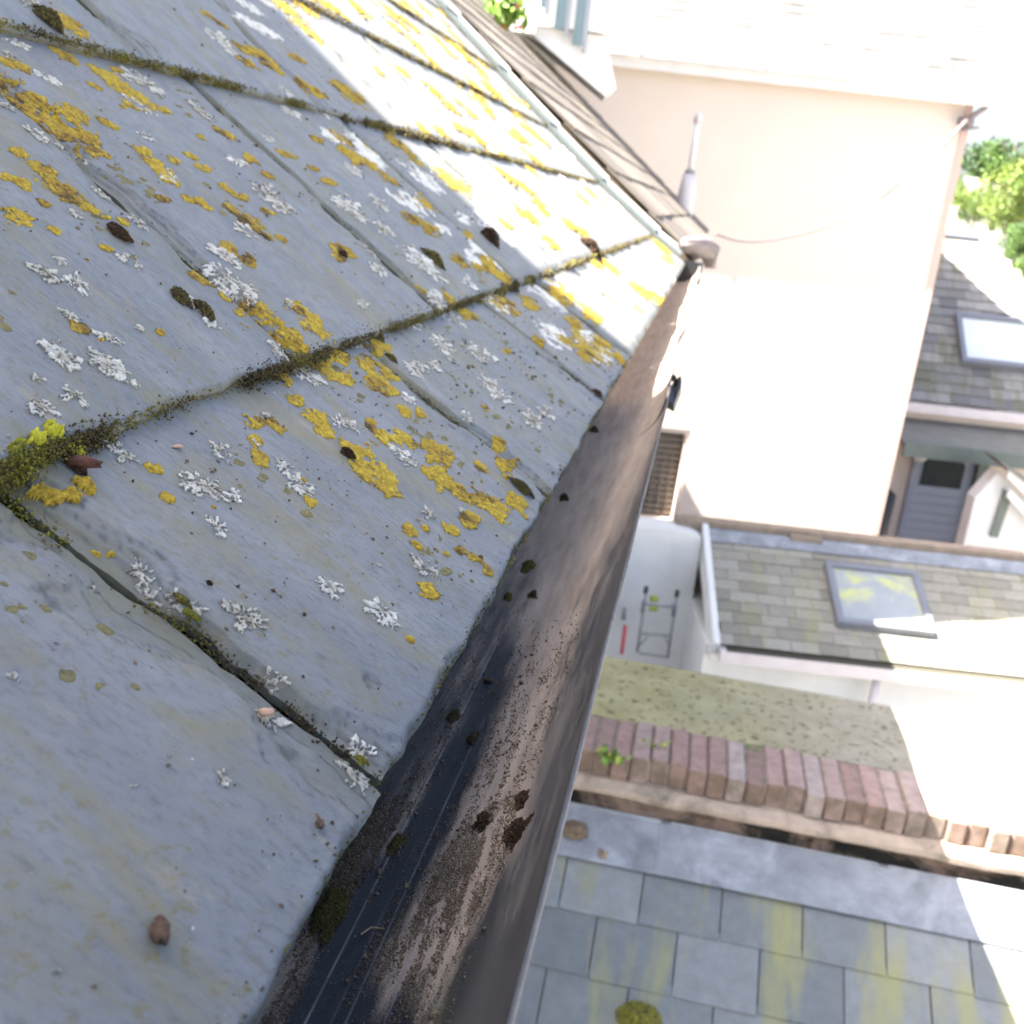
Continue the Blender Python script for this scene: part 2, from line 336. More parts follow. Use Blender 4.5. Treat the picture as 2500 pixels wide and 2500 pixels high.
def build_slate(k, j, res):
    a, d, nn, L = SD[k]; y0, y1 = slate_edges(k, j); s = k*31+j*7
    LL = L+.05; ny = max(8, int((y1-y0)/res)); nu = max(8, int(LL/res))
    v, t = np.meshgrid(np.linspace(0, 1, ny+1), np.linspace(0, 1, nu+1), indexing='ij')
    u = t*LL; ya = y0+GAP*.5+side_off(0, u, s); yb = y1-GAP*.5+side_off(0, u, s+3)
    y = ya+(yb-ya)*v
    u2 = u+np.clip(1-u/.06, 0, 1)*tail_off(y, s); h, ed, step = hs(k, j, y, u)
    P = a[None, None]+d[None, None]*u2[..., None]+nn[None, None]*h[..., None]; P[..., 1] = y
    B = P-nn[None, None]*(TH+h[..., None]*.9)
    idx = np.arange((ny+1)*(nu+1)).reshape(ny+1, nu+1); off = idx.size
    F = np.stack([idx[:-1, :-1], idx[1:, :-1], idx[1:, 1:], idx[:-1, 1:]], -1).reshape(-1, 4)
    # rim strips to the underside
    def strip(e): return np.stack([e[:-1], e[1:], e[1:]+off, e[:-1]+off], -1)
    F2 = np.concatenate([strip(idx[:, 0])[:, ::-1], strip(idx[0, :]), strip(idx[-1, :])[:, ::-1], strip(idx[:, -1])])
    F2 = np.where(F2 < off, F2+2*off, F2)                   # the rim has its own top vertices, so the arris stays hard
    V = np.concatenate([P.reshape(-1, 3), B.reshape(-1, 3), P.reshape(-1, 3)])
    edge = np.concatenate([(np.clip(1-ed/.013, 0, 1)*.95).ravel(), np.ones(2*off)]); stp = np.concatenate([(step*.75).ravel(), np.full(2*off, .15)])
    uvx = np.stack([y+k*1.7, u2+j*.9+k*.37], -1).reshape(-1, 2); uv = np.concatenate([uvx, uvx+np.array((0, .01)), uvx])
    o = mk('slate', V, np.concatenate([F, F2]), M['slate'], roof, True, uv=uv, attrs={'edge': edge, 'step': stp})
    SL[(k, j)] = o
    return o
def surf(k, y, u, s_=None):
    a, d, nn, L = SD[k]; y = np.asarray(y, float); u = np.asarray(u, float)
    P = a+d*u[..., None]; P[..., 1] = y; return P, nn
INDIV = 5
for k in range(INDIV):
    for j in range(len(joints[k])):
        y0, y1 = slate_edges(k, j)
        if y1-y0 < .02: continue
        res = .0015 if y0 < .75 and k < 2 else (.0026 if y0 < 1.0 and k < 3 else .007)
        build_slate(k, j, res)
ub = MB()
for k in range(INDIV, 15):
    a, d, nn, L = SD[k]
    for j in range(len(joints[k])):
        y0, y1 = slate_edges(k, j)
        if y1-y0 > .02:
            o_ = a-nn*TH+Y_*(y0+.002)+d*rng.uniform(-.003, .003); ub.box(o_, Y_*(y1-y0-.004), d*(L+.04), nn*TH)
uo = ub.build('upper_slates', M['slate'], roof); uo['kind'] = 'stuff'
dk = MB()
for k in range(16):
    a, d, nn, L = SD[min(k, 15)]; dk.box(a-nn*(TH*2+.010)+d*.012+Y_*(-.5), Y_*(YEND+.5), d*(L+.001), nn*.004)
dk.build('underlay', M['deck'], roof)
# back slope and walls under the roof, so that it stands as a building from any side
rt = tails[16]
bs = MB(); bs.box(rt+Y_*-.5, Y_*(YEND+.5), np.array((-3.2, 0, -2.6)), np.array((0, 0, -.03))); bs.build('back_slope', M['slate_nb'], roof)
wl = MB(); wl.xb(-6.2, -.42, -.28, YEND-.02, -5.8, -.30); wl.build('house_wall', M['render_w'], roof)
fb = MB(); fb.xb(-.149, -.130, -.4, YEND, -.36, -.19); fb.build('fascia_board', M['white_paint'], roof); MB().xb(-.419, -.1495, -.28, YEND-.02, -.36, -.34).build('soffit', M['white_paint'], roof)

# ---------------- lichens
CROPS = {'a': (0, 0), 'b': (800, 0), 'c': (0, 800), 'd': (800, 800), 'e': (0, 1600), 'f': (700, 1600)}
S_ = 900/1932
def P_(c, x, y): return CROPS[c][0]+x*S_, CROPS[c][1]+y*S_
def yellow_patch(c, blobs, mat='yellow', dull=0.0, thick=1.0):
    groups = {}
    for b in blobs:
        x, y = P_(c, b[0], b[1]); hp = hit(x, y)
        if not hp or hp[0] >= INDIV: continue
        k, Y, u, dep = hp; r = b[2]*S_*dep/FPX
        js = [j for j in range(len(joints[k])) if slate_edges(k, j)[0] <= Y < slate_edges(k, j)[1]]
        if js: groups.setdefault((k, js[0]), []).append((Y, u, r, dep))
    for (k, j), bl in groups.items(): patch_mesh(k, j, bl, mat, dull, thick)
GROW = 1.42
def proj(P): c = RM.T@P; return np.array((c[0]/c[2], c[1]/c[2]))*FPX
def stretch(k, Y, u, tgt, mx):
    """how much wider along the course a patch has to be to keep the rounded outline it has in the photo"""
    a, d, nn, L = SD[k]; P = a+d*u; P[1] = Y; p = proj(P); e1 = proj(P+d*.001)-p; e2 = proj(P+Y_*.001)-p; l1 = np.hypot(*e1)
    return float(np.clip(tgt*l1/(abs(e1[0]*e2[1]-e1[1]*e2[0])/l1+1e-9), 1, mx))
def patch_mesh(k, j, bl, mat, dull, thick, name=None):
    if (k, j) not in SL: return
    a, d, nn, L = SD[k]; y0, y1 = slate_edges(k, j); dep = np.mean([b[3] for b in bl]); cs = float(np.clip(dep*.0011, .00038, .003))
    st_ = stretch(k, bl[0][0], bl[0][1], .55, 2.4)
    lo = np.array([min(b[0]-b[2]*1.7*st_ for b in bl), min(b[1]-b[2]*1.7 for b in bl)]); hi = np.array([max(b[0]+b[2]*1.7*st_ for b in bl), max(b[1]+b[2]*1.7 for b in bl)])
    lo[0] = max(lo[0], y0+.003); hi[0] = min(hi[0], y1-.003); lo[1] = max(lo[1], -.001); hi[1] = min(hi[1], L+.003)
    if hi[0]-lo[0] < cs*3 or hi[1]-lo[1] < cs*3: return
    ys = np.arange(lo[0], hi[0], cs); us = np.arange(lo[1], hi[1], cs); Yg, Ug = np.meshgrid(ys, us, indexing='ij'); s = int(abs(lo[0]*9999+lo[1]*777)) % 1000
    f = np.full(Yg.shape, -1.0)
    for b in bl: f = np.maximum(f, 1-np.hypot((Yg-b[0])/st_, Ug-b[1])/(b[2]*GROW))
    sc_ = .35+.65*min(1, np.mean([b[2] for b in bl])/.012)
    f = f+(fbm(Yg*150/(.5+.5*st_), Ug*150, s, 5)-.52)*1.9*sc_+(vn(Yg*560, Ug*560, s+4)-.5)*.45
    hole = fbm(Yg*190, Ug*190, s+50, 2); ok = (f > .10) & ~((hole > .72) & (f < .6))
    if ok.sum() < 6: return
    jy = (vn(Yg/cs*.9, Ug/cs*.9, s+1)-.5)*cs*.7; ju = (vn(Yg/cs*.9, Ug/cs*.9, s+2)-.5)*cs*.7
    cr = vn(Yg*900, Ug*900, s+6)*.55+vn(Yg*420, Ug*420, s+7)*.45
    H = (.00025+.0003*np.clip(f, 0, .5)+.0009*(cr-.3)*np.clip(f*4, 0, 1))*thick*max(1, dep*1.6)
    pad = np.pad(ok, 1); inner = ok & pad[:-2, 1:-1] & pad[2:, 1:-1] & pad[1:-1, :-2] & pad[1:-1, 2:]
    H = np.where(inner, H, -.0001)+hs(k, j, Yg, Ug)[0]
    Pw = a+d*(Ug+ju)[..., None]+nn*H[..., None]; Pw[..., 1] = Yg+jy
    cell = ok[:-1, :-1] & ok[1:, :-1] & ok[1:, 1:] & ok[:-1, 1:]; idx = np.arange(Yg.size).reshape(Yg.shape)
    F = np.stack([idx[:-1, :-1], idx[1:, :-1], idx[1:, 1:], idx[:-1, 1:]], -1)[cell]
    if len(F) < 4: return
    cr2 = vn(Yg/cs*.8, Ug/cs*.8, s+9)
    tint = np.clip(.02+.75*cr+.45*cr2+.15*(1-np.clip(f, 0, 1))-dull-2.2*np.clip(fbm(Yg*75, Ug*75, s+30, 3)-.53, 0, 1), 0, 1)
    used, inv = np.unique(F.ravel(), return_inverse=True)
    nm = name or {'yellow': 'yellow_lichen', 'greeny': 'green_lichen', 'moss': 'moss_clump', 'white': 'white_lichen', 'olive': 'olive_crust'}[mat]
    return mk(nm, Pw.reshape(-1, 3)[used], inv.reshape(F.shape), M[mat], SL[(k, j)], False, tint=tint.ravel()[used])
def white_field(k, Y, u, r, dep, bright):
    a, d, nn, L = SD[k]; js = [j for j in range(len(joints[k])) if slate_edges(k, j)[0] <= Y < slate_edges(k, j)[1]]
    if not js or (k, js[0]) not in SL: return
    y0, y1 = slate_edges(k, js[0]); r = r*1.12; st_ = stretch(k, Y, u, .5, 1.9); cs = float(np.clip(dep*.0007, .00020, .0012)); s = int(rng.integers(0, 900))
    ys = np.arange(max(Y-r*1.4*st_, y0+.002), min(Y+r*1.4*st_, y1-.002), cs); us = np.arange(max(u-r*1.4, -.001), min(u+r*1.4, L+.002), cs)
    if len(ys) < 4 or len(us) < 4: return
    Yg, Ug = np.meshgrid(ys, us, indexing='ij'); dy = (Yg-Y)/st_*rng.uniform(.9, 1.1); du = Ug-u; ro = np.hypot(dy, du); th = np.arctan2(du, dy)
    th2 = th+(fbm(Yg*300, Ug*300, s, 2)-.5)*.55; lw = max(.00085, dep*.0027)
    K1 = max(6, round(2*math.pi*r/lw)); wv_ = vn((th2/(2*math.pi)+.5)*K1, ro/(lw*2.0)+vn(th2*3, ro*0, s)*3, s+1)
    w2 = vn((th2/(2*math.pi)+.5)*K1*.5, ro/(lw*1.8)+5, s+2); wv_ = np.where(ro < r*.45, w2, wv_)
    lobe = .62+.75*(vn(np.cos(th)*1.6+9, np.sin(th)*1.6+9, s+3)-.3)+.25*(vn(np.cos(th)*5+9, np.sin(th)*5+9, s+4)-.5)
    f = 1-ro/(r*lobe); ok = (f+(wv_-.42)*.9*np.clip(.25+ro/r, 0, 1) > .0) & (f > -.4) & ~((wv_ < .24+.10*(ro/r)) & (ro > r*.2)) & ~(vn(Yg/lw*1.6+3, Ug/lw*.9, s+20) < .07)
    bare = (fbm(Yg*260, Ug*260, s+8, 2) > .74) & (ro < r*.7); ok &= ~bare
    if ok.sum() < 8: return
    pad = np.pad(ok, 1); inner = ok & pad[:-2, 1:-1] & pad[2:, 1:-1] & pad[1:-1, :-2] & pad[1:-1, 2:]
    H = np.where(inner, .00022+.0006*np.clip(wv_-.3, 0, 1)+.00035*vn(Yg*1400, Ug*1400, s), -.0001)+hs(k, js[0], Yg, Ug)[0]
    Pw = a+d*Ug[..., None]+nn*H[..., None]; Pw[..., 1] = Yg
    cell = ok[:-1, :-1] & ok[1:, :-1] & ok[1:, 1:] & ok[:-1, 1:]; idx = np.arange(Yg.size).reshape(Yg.shape)
    F = np.stack([idx[:-1, :-1], idx[1:, :-1], idx[1:, 1:], idx[:-1, 1:]], -1)[cell]
    if len(F) < 4: return
    cen = np.clip(ro/r*1.5, 0, 1)*rng.uniform(.25, .55); tint = np.clip(bright*(.42+cen+.35*(wv_-.4))-np.where(inner, 0, .30)+.25*(vn(Yg*700, Ug*700, s+5)-.5), 0, 1)
    used, inv = np.unique(F.ravel(), return_inverse=True)
    return mk('white_lichen', Pw.reshape(-1, 3)[used], inv.reshape(F.shape), M['white'], SL[(k, js[0])], False, tint=tint.ravel()[used])
def white_patch(c, x, y, r, bright=1.0, ragged=.5):
    px, py = P_(c, x, y); hp = hit(px, py)
    if not hp or hp[0] >= INDIV: return
    k, Y, u, dep = hp; rm = r*S_*dep/FPX
    if dep > .9: patch_mesh(k, [j for j in range(len(joints[k])) if slate_edges(k, j)[0] <= Y < slate_edges(k, j)[1]][0], [(Y, u, rm, dep)], 'white', -.35, .6)
    else: white_field(k, Y, u, rm, dep, bright)

YL = {
 'a': ["60,330,50;50,420,55;150,520,90;200,600,100;260,620,80;380,600,60;400,700,80;470,790,60", "330,90,50;390,150,50", "290,220,30;340,290,45", "440,280,30;540,390,55;640,460,60;700,500,60;780,550,50;860,580,35;700,560,40", "740,790,50;790,850,50;840,900,55;890,950,40", "230,890,50;300,970,60;370,1030,60;450,1080,50", "30,930,35;110,960,50", "100,1140,70;40,1100,40", "280,1205,30", "850,1040,35", "1040,1050,30;1090,1090,20", "1190,990,35;1260,1030,35", "1210,1100,35;1290,1150,50;1340,1190,50;1390,1240,35;1470,1250,30;1400,1110,30", "1200,1300,50;1290,1360,50", "1040,1460,50;1100,1480,40;1190,1560,45", "1330,1610,60;1420,1680,70;1510,1760,70;1570,1800,50", "1560,1620,50;1640,1690,70;1700,1740,50", "1000,820,30;1060,880,30", "910,840,35", "1170,700,40", "1330,840,40;1400,920,35", "1380,290,60;1300,330,35;1420,350,40", "1590,440,50;1640,470,45", "1830,490,70", "1560,310,35", "1280,260,40", "550,640,35;600,670,20", "500,455,30", "430,1720,45", "840,1740,28", "560,1300,35", "1640,880,30;1720,950,35", "1500,810,35", "1660,730,30", "1840,810,35", "1780,1350,35;1820,1310,30", "530,1780,14", "455,1360,14", "230,1065,35", "105,800,40", "1090,80,30;1150,120,30", "640,560,20", "1060,720,22", "980,1040,30", "640,1160,30;560,1140,20", "1250,1640,30", "1280,1710,25", "620,370,25"],
 'c': ["1450,230,50;1500,280,40", "1550,380,40", "1340,500,50;1440,520,50", "1340,600,40;1360,680,55", "1690,200,60;1740,250,40;1800,260,60", "1790,150,50", "1670,480,60;1700,540,50", "1590,800,22", "1620,910,45", "520,1150,35;600,1160,20", "810,740,40", "875,890,35", "1215,290,22", "1120,940,18", "1690,470,30"],
 'd': ["260,110,60;210,190,60;250,280,60;320,330,45;310,240,50", "410,430,45;480,450,40", "230,510,40;290,580,60;390,580,60", "160,650,75;200,740,85;300,800,95", "530,640,80;620,680,60", "560,760,60;620,820,60;690,860,60", "790,890,70;870,940,75;890,980,40", "990,920,55;1020,970,35", "750,1020,60", "650,1060,45", "440,1070,45", "470,1145,25", "690,1170,35", "780,1205,45;830,1270,35", "540,1390,60", "800,730,35", "920,720,50;940,770,35", "900,610,40", "820,420,22", "940,120,25", "680,490,30", "20,240,50;60,150,50", "515,1055,22", "620,1185,20", "550,1190,18", "980,700,30", "435,1640,25"],
 'b': ["100,480,60", "110,800,45", "230,780,40", "350,740,50;410,790,40", "450,1150,50;530,1200,50", "340,950,50", "520,1070,60", "730,1230,45", "690,1360,50", "840,1380,50;890,1430,60;930,1470,40", "790,1400,40", "740,1650,45", "1060,1590,50", "1290,1690,50", "1100,1780,35", "1240,1780,40", "640,1570,40", "480,1520,35", "60,1310,40;110,1330,30", "1340,1870,40", "640,210,80;700,270,100;780,340,80;560,150,70", "430,130,50;330,60,50", "980,590,60;1030,660,50", "870,480,60;770,450,50", "900,900,50;960,940,50;1040,990,50;1100,1060,40", "1080,700,50;1130,740,40", "1280,1190,60;1340,1220,40", "1180,1280,50", "1130,1110,35", "1060,1130,40", "1480,1400,60;1400,1380,50", "700,680,40;780,720,60;850,760,50;920,820,40", "500,680,40;600,700,40", "560,480,45;640,560,50", "120,130,60;50,60,50", "260,370,35", "940,1180,40", "850,600,30"],
}
for c, L_ in YL.items():
    for s_ in L_: yellow_patch(c, [tuple(float(q) for q in b.split(',')) for b in s_.split(';')], dull=rng.uniform(-.05, .12))
for s_ in ["90,760,48;120,790,38;220,850,52;290,880,58;370,880,48;440,830,48;60,720,38"]:
    yellow_patch('c', [tuple(float(q) for q in b.split(',')) for b in s_.split(';')], thick=3.0)
for s_ in ["100,650,45;190,590,55;280,550,45;280,620,62;370,640,55", "510,555,48"]:
    yellow_patch('c', [tuple(float(q) for q in b.split(',')) for b in s_.split(';')], 'greeny', thick=5.5)
WL = {
 'a': "180,30,70 250,410,50 740,430,80 1130,190,70 1190,250,60 1045,580,55 170,700,60 230,740,40 330,770,50 420,830,40 1250,850,45 720,1160,60 880,930,60 240,1430,75 410,1490,85 400,1120,35 540,1010,50 310,1360,40 1180,1340,75 1190,1450,110 1250,1520,90 1270,1210,65 1400,1020,80 1470,1080,80 570,1770,60 740,1730,35 360,1650,50 320,1860,90 540,1900,100 1020,1600,70 1110,1700,50 690,1370,60 1310,480,40 1810,1080,70 1860,1120,60 1330,130,60 1400,160,50 1520,590,50 1700,590,40 1750,710,45 1850,890,50 1890,740,70 20,560,40 60,300,50 90,230,50 1540,1870,110 700,530,40 760,710,45 1410,730,30 1490,480,40 1300,30,50 780,590,30 1520,1600,40",
 'c': "320,150,95 560,190,90 640,240,90 380,350,80 210,410,90 190,260,45 600,620,70 660,680,70 1150,640,70 1080,840,115 1230,880,60 970,820,40 1500,740,70 1560,820,90 1600,860,50 1140,1050,65 1730,1360,78 1290,1530,108 750,1250,92 790,1390,80 730,1330,50 900,1380,60 1010,1470,70 1440,1840,60 1540,170,100 1600,240,100 490,1335,30 340,1035,28 1820,500,55 1400,460,40 300,1660,22 1460,1390,16 1340,600,30",
 'd': "470,220,70 550,190,50 600,90,80 640,160,30 790,140,85 850,300,80 900,360,60 1080,490,78 1160,440,70 520,1270,85 280,1490,90 340,1560,45 20,1370,75 140,60,60 100,510,70 420,380,55 430,700,60 370,650,50 730,470,40 700,960,20 530,980,45 590,1505,14 265,1250,18",
 'b': "30,720,50 130,890,55 200,780,80 250,840,60 510,930,90 90,1070,80 160,1140,60 270,1070,70 280,1200,60 240,1320,60 265,1415,45 490,1380,100 560,1440,60 440,1060,80 580,1590,90 650,1660,70 600,1200,40 830,1330,80 850,1170,70 770,1360,50 860,1560,80 930,1610,50 430,1690,50 1120,1510,90 1190,1580,60 1180,1750,80 1380,1790,80 1440,1870,60 180,1600,45 740,1480,50 720,1150,50 940,1250,50",
 'e': "1430,310,62 1165,650,42 1900,470,60 1880,590,70 700,680,18 70,110,28 880,530,14 300,1660,20",
}
for c, s_ in WL.items():
    for b in s_.split():
        x, y, r = [float(q) for q in b.split(',')]; white_patch(c, x, y, r*(1.35 if c == 'e' else 1), bright=rng.uniform(.66, .92), ragged=rng.uniform(.3, .8))
# small crusts scattered over the sunny far part
for _ in range(150):
    k = int(rng.integers(0, 5)); Y = rng.uniform(.9, 3.35); a, d, nn, L = SD[k]; u = rng.uniform(.01, L-.01)
    if vn(Y*3, u*9+k, 77) < .42: continue
    js = [j for j in range(len(joints[k])) if slate_edges(k, j)[0] <= Y < slate_edges(k, j)[1]]
    if not js: continue
    col = 'yellow' if rng.random() < .72 else 'white'
    patch_mesh(k, js[0], [(Y+rng.normal(0, .012), u+rng.normal(0, .015), rng.uniform(.005, .019), Y*1.02) for _ in range(3)], col, -.35 if col == 'white' else 0, .8)

# ---------------- moss along the butts and in the joints: crowds of tiny tufts
def tufts(name, pts, nrm_, size, tints, parent, mat='moss', elong=1.6):
    pts = np.asarray(pts); n = len(pts); 
    A = rng.normal(size=(n, 3)); A /= np.linalg.norm(A, axis=1)[:, None]; B = rng.normal(size=(n, 3)); B -= (A*B).sum(1)[:, None]*A; B /= np.linalg.norm(B, axis=1)[:, None]; Cc = np.cross(A, B)
    s_ = (np.asarray(size)*rng.uniform(.5, 1.5, n))[:, None]
    V = np.stack([pts+A*s_*elong, pts+B*s_, pts-B*s_*.7+Cc*s_*.7, pts-B*s_*.5-Cc*s_*.8, pts-A*s_*.8], 1).reshape(-1, 3)
    b = np.arange(n)[:, None]*5
    F = np.concatenate([b+np.array(q) for q in ((0, 1, 2), (0, 2, 3), (0, 3, 1), (4, 2, 1), (4, 3, 2), (4, 1, 3))])
    return mk(name, V, F, M[mat], parent, False, tint=np.repeat(tints, 5))
def butt_moss(k, ya, yb, n, dens_fn=None, spread=.0035, size=.0009, lift=.5, base=.45):
    """moss on the foot of butt k (lying on course k-1)"""
    y = rng.uniform(ya, yb, n*3); m = fbm(y*22, y*0, k*3+1, 3) if dens_fn is None else dens_fn(y)
    y = y[rng.random(len(y)) < np.clip((m-.30)*2.6, .05, 1)][:n]
    a, d, nn, L = SD[k]; n_ = len(y); cl = fbm(y*60, y*0, k+9, 3)
    dd = np.abs(rng.normal(0, 1, n_))*spread*(.5+cl); hh_ = rng.uniform(-TH, .1*TH, n_)+rng.normal(0, .0006, n_)
    P = a[None]-d[None]*(dd*.8-.0008)[:, None]+nn[None]*(hh_-dd*.2)[:, None]
    P[:, 1] = y; P += d[None]*(rng.random(n_) < .3)[:, None]*rng.uniform(0, .005, n_)[:, None]
    ph = P; up = (rng.random(n_) < .35); P = P+nn[None]*(up*rng.uniform(0, .0016, n_)*(1.2))[:, None]
    t = np.clip(base+.06+(fbm(y*35, y*0, k+40, 3)-.5)*1.0+rng.normal(0, .14, n_), .12, 1)
    js = max([j for j in range(len(joints[k])) if slate_edges(k, j)[0] <= (ya+yb)/2] or [0])
    o = tufts('moss', P, nn, np.full(n_, size), t, roof); o['kind'] = 'stuff'; return o
butt_moss(1, .02, .30, 16000, lambda y: .42+.4*sst(y, .03, .2)-.35*sst(y, .25, .3), .0034, .00040, base=.60)
butt_moss(1, .05, .17, 1300, lambda y: y*0+.7, .004, .00055, base=.85)
butt_moss(1, .28, .9, 6000, None, .0022, .00045, base=.50)
butt_moss(1, .40, .50, 1800, lambda y: y*0+.8, .004, .00050, base=.52)
butt_moss(1, .9, 3.3, 4500, None, .004, .0014, base=.40)
butt_moss(2, .1, 1.0, 6500, None, .0012, .0006, base=.66)
butt_moss(2, 1.0, 3.3, 4000, None, .004, .0016, base=.40)
butt_moss(3, .2, 3.3, 4500, None, .004, .0016, base=.40)
butt_moss(4, .4, 3.3, 3000, None, .004, .0018, base=.45)
butt_moss(0, .06, 1.0, 2200, None, .0006, .0004, base=.6)
def clump(k, Y, u, r, n, base=.3, size=.001, hgt=1.0, name='moss_clump'):
    n = int(n*1.8)
    a, d, nn, L = SD[k]; th = rng.uniform(0, 6.28, n); rr = r*rng.random(n)**.7*(.45+.9*vn(np.cos(th)*2+9, np.sin(th)*2+9, int(Y*999) % 50)); P = a[None]+d[None]*(u+rr*np.sin(th)*1.3)[:, None]
    P[:, 1] = Y+rr*np.cos(th)*.8; P = P+nn[None]*(rng.random(n)*hgt*r*.6*(1-(rr/r)**2)+.0008)[:, None]
    js = [j for j in range(len(joints[k])) if slate_edges(k, j)[0] <= Y < slate_edges(k, j)[1]]
    return tufts(name, P, nn, np.full(n, size*.62), np.clip(base+.12+rng.normal(0, .2, n), 0, 1), SL.get((k, js[0])) if js else roof, 'rustmoss' if base < .24 else 'moss')
def clump_px(c, x, y, r, n, base=.3, size=.001, hgt=1.0):
    hp = hit(*P_(c, x, y))
    if hp: clump(hp[0], hp[1], hp[2], r*S_*hp[3]/FPX, n, base, size, hgt)
for q in [('b', 840, 1250, 55, 900, .12, .0016, 1.6), ('b', 550, 1360, 60, 800, .45, .0011, 1.0), ('a', 1000, 400, 60, 900, .22, .0011, 1.5), ('a', 250, 110, 75, 1200, .35, .0012, 1.2), ('a', 620, 1230, 70, 1200, .22, .0007, .8), ('c', 400, 750, 45, 600, .12, .0006, 1.5),
          ('a', 940, 1560, 60, 900, .35, .0007, 1.0), ('a', 1060, 1630, 60, 900, .35, .0007, 1.0), ('d', 100, 665, 38, 500, .1, .0006, 1.2), ('d', 1010, 840, 60, 900, .35, .0006, .8), ('d', 240, 40, 50, 700, .5, .0008, 1.4), ('d', 330, 165, 30, 300, .5, .0006, 1.0),
          ('c', 1000, 1520, 40, 500, .85, .0006, .8), ('c', 950, 1440, 40, 500, .6, .0006, .8), ('b', 1370, 1300, 60, 500, .1, .003, 1.2), ('b', 80, 620, 30, 200, .3, .0015, 1), ('d', 1410, 350, 30, 150, .15, .001, 1), ('e', 1890, 560, 30, 300, .85, .0005, .8), ('c', 1090, 1350, 14, 80, .05, .0006, 1.2), ('a', 1790, 1340, 28, 150, .2, .0008, 1.5), ('a', 1440, 1640, 0.1, 2, .2, .0008, 1)]:
    clump_px(*q)
# moss and dirt in the vertical joints
jm = []; jt = []
for k in range(4):
    a, d, nn, L = SD[k]
    for j in range(1, len(joints[k])):
        y0 = joints[k][j]
        if y0 > 2.2: continue
        n = 1500 if k < 2 else 600; u = rng.uniform(0, L, n); on = fbm(u*30, u*0+j, k*5+j, 3) > .42; u = u[on]; s = k*31+j*7
        P = a[None]+d[None]*u[:, None]-nn[None]*rng.uniform(.001, .006, len(u))[:, None]; P[:, 1] = y0+side_off(0, u, s)+rng.normal(0, .0018, len(u))
        jm.append(P); jt.append(np.clip(.52+(fbm(u*25, u*0, j, 2)-.5)*1.2+rng.normal(0, .15, len(u)), 0, 1))
jo = tufts('joint_moss', np.concatenate(jm), None, np.full(sum(len(x) for x in jm), .00042), np.concatenate(jt), roof); jo['kind'] = 'stuff'

# loose crumbs, flakes and pinhead crusts lying over the near slates
cp_ = []; ct_ = []; cs_ = []
for k in range(4):
    for j in range(len(joints[k])):
        y0, y1 = slate_edges(k, j)
        if y0 > 1.1 or (k, j) not in SL: continue
        a, d, nn, L = SD[k]; n = int((620 if k < 2 else 420)*(1 if y0 < .6 else .5)); y = rng.uniform(y0+.004, y1-.004, n); u = rng.uniform(0, L, n)
        on = rng.random(n) < np.clip((fbm(y*16, u*22, k*3+j, 4)-.36)*3.2, .06, 1); y, u = y[on], u[on]; n = len(y)
        P = a[None]+d[None]*u[:, None]+nn[None]*(hs(k, j, y, u)[0]+.00015)[:, None]; P[:, 1] = y; cp_.append(P); cs_.append(np.clip(np.hypot(y, .2)*.0011*rng.random(n)**2.2*1.6+.00018, .0002, .0013)); ct_.append(np.clip(rng.choice([.08, .3, .5, .95], n, p=[.35, .3, .2, .15])+rng.normal(0, .06, n), 0, 1))
cr_ = tufts('crumbs', np.concatenate(cp_), None, np.concatenate(cs_), np.concatenate(ct_), roof, 'grit', 1.5); cr_['kind'] = 'stuff'
# thin olive crusts, nearly flat, in drifts
for k, j in list(SL):
    y0, y1 = slate_edges(k, j)
    if k > 2 or y0 > .8: continue
    bl = []; L = SD[k][3]
    for _ in range(5):
        cy, cu = rng.uniform(y0+.02, y1-.02), rng.uniform(.02, L-.01)
        patch_mesh(k, j, [(cy+rng.normal(0, .008), cu+rng.normal(0, .012), rng.uniform(.0007, .0021), max(.25, cy)) for _ in range(14)], 'olive', .0, .3)

# ------------------------------------------------------------------ gutter
GC = np.array((-.072, GZ)); GR = .0560; LIPX = -.0157
TT_Y = np.array((.05, .15, .206, .24, .296, .369, .44, .55, .8, 3.6))
TT = np.array([[.5, .45, .05, .05, .0, .1, .15, .85, .45, .0, .1], [.6, .45, .05, .05, .0, .1, .15, .9, .45, .0, .1], [.9, .75, .2, .05, .05, .35, .1, .6, .15, .0, .2], [.6, .65, .05, .05, .6, .8, .95, .7, .2, .5, .3], [.3, .4, .7, .15, .1, .7, .9, .9, .7, .5, .4], [.2, .4, .7, .15, .2, .9, .95, .8, .6, .45, .4], [.3, .5, .5, .3, .6, .9, .9, .8, .5, .4, .4], [.6, .6, .6, .8, 1.0, 1.1, 1.0, .8, .6, .5, .4], [1.1, 1.3, 1.4, 1.4, 1.4, 1.4, 1.3, 1.2, 1.0, .8, .6], [1.4]*9+[1.2, .9]])
def dustf(v, Y):
    v = np.clip(v, 0, 1)*10; i = np.clip(np.searchsorted(TT_Y, Y)-1, 0, len(TT_Y)-2); f = np.clip((Y-TT_Y[i])/(TT_Y[i+1]-TT_Y[i]), 0, 1); j = np.clip(np.floor(v).astype(int), 0, 9); g = v-j
    return (TT[i, j]*(1-g)+TT[i, j+1]*g)*(1-f)+(TT[i+1, j]*(1-g)+TT[i+1, j+1]*g)*f
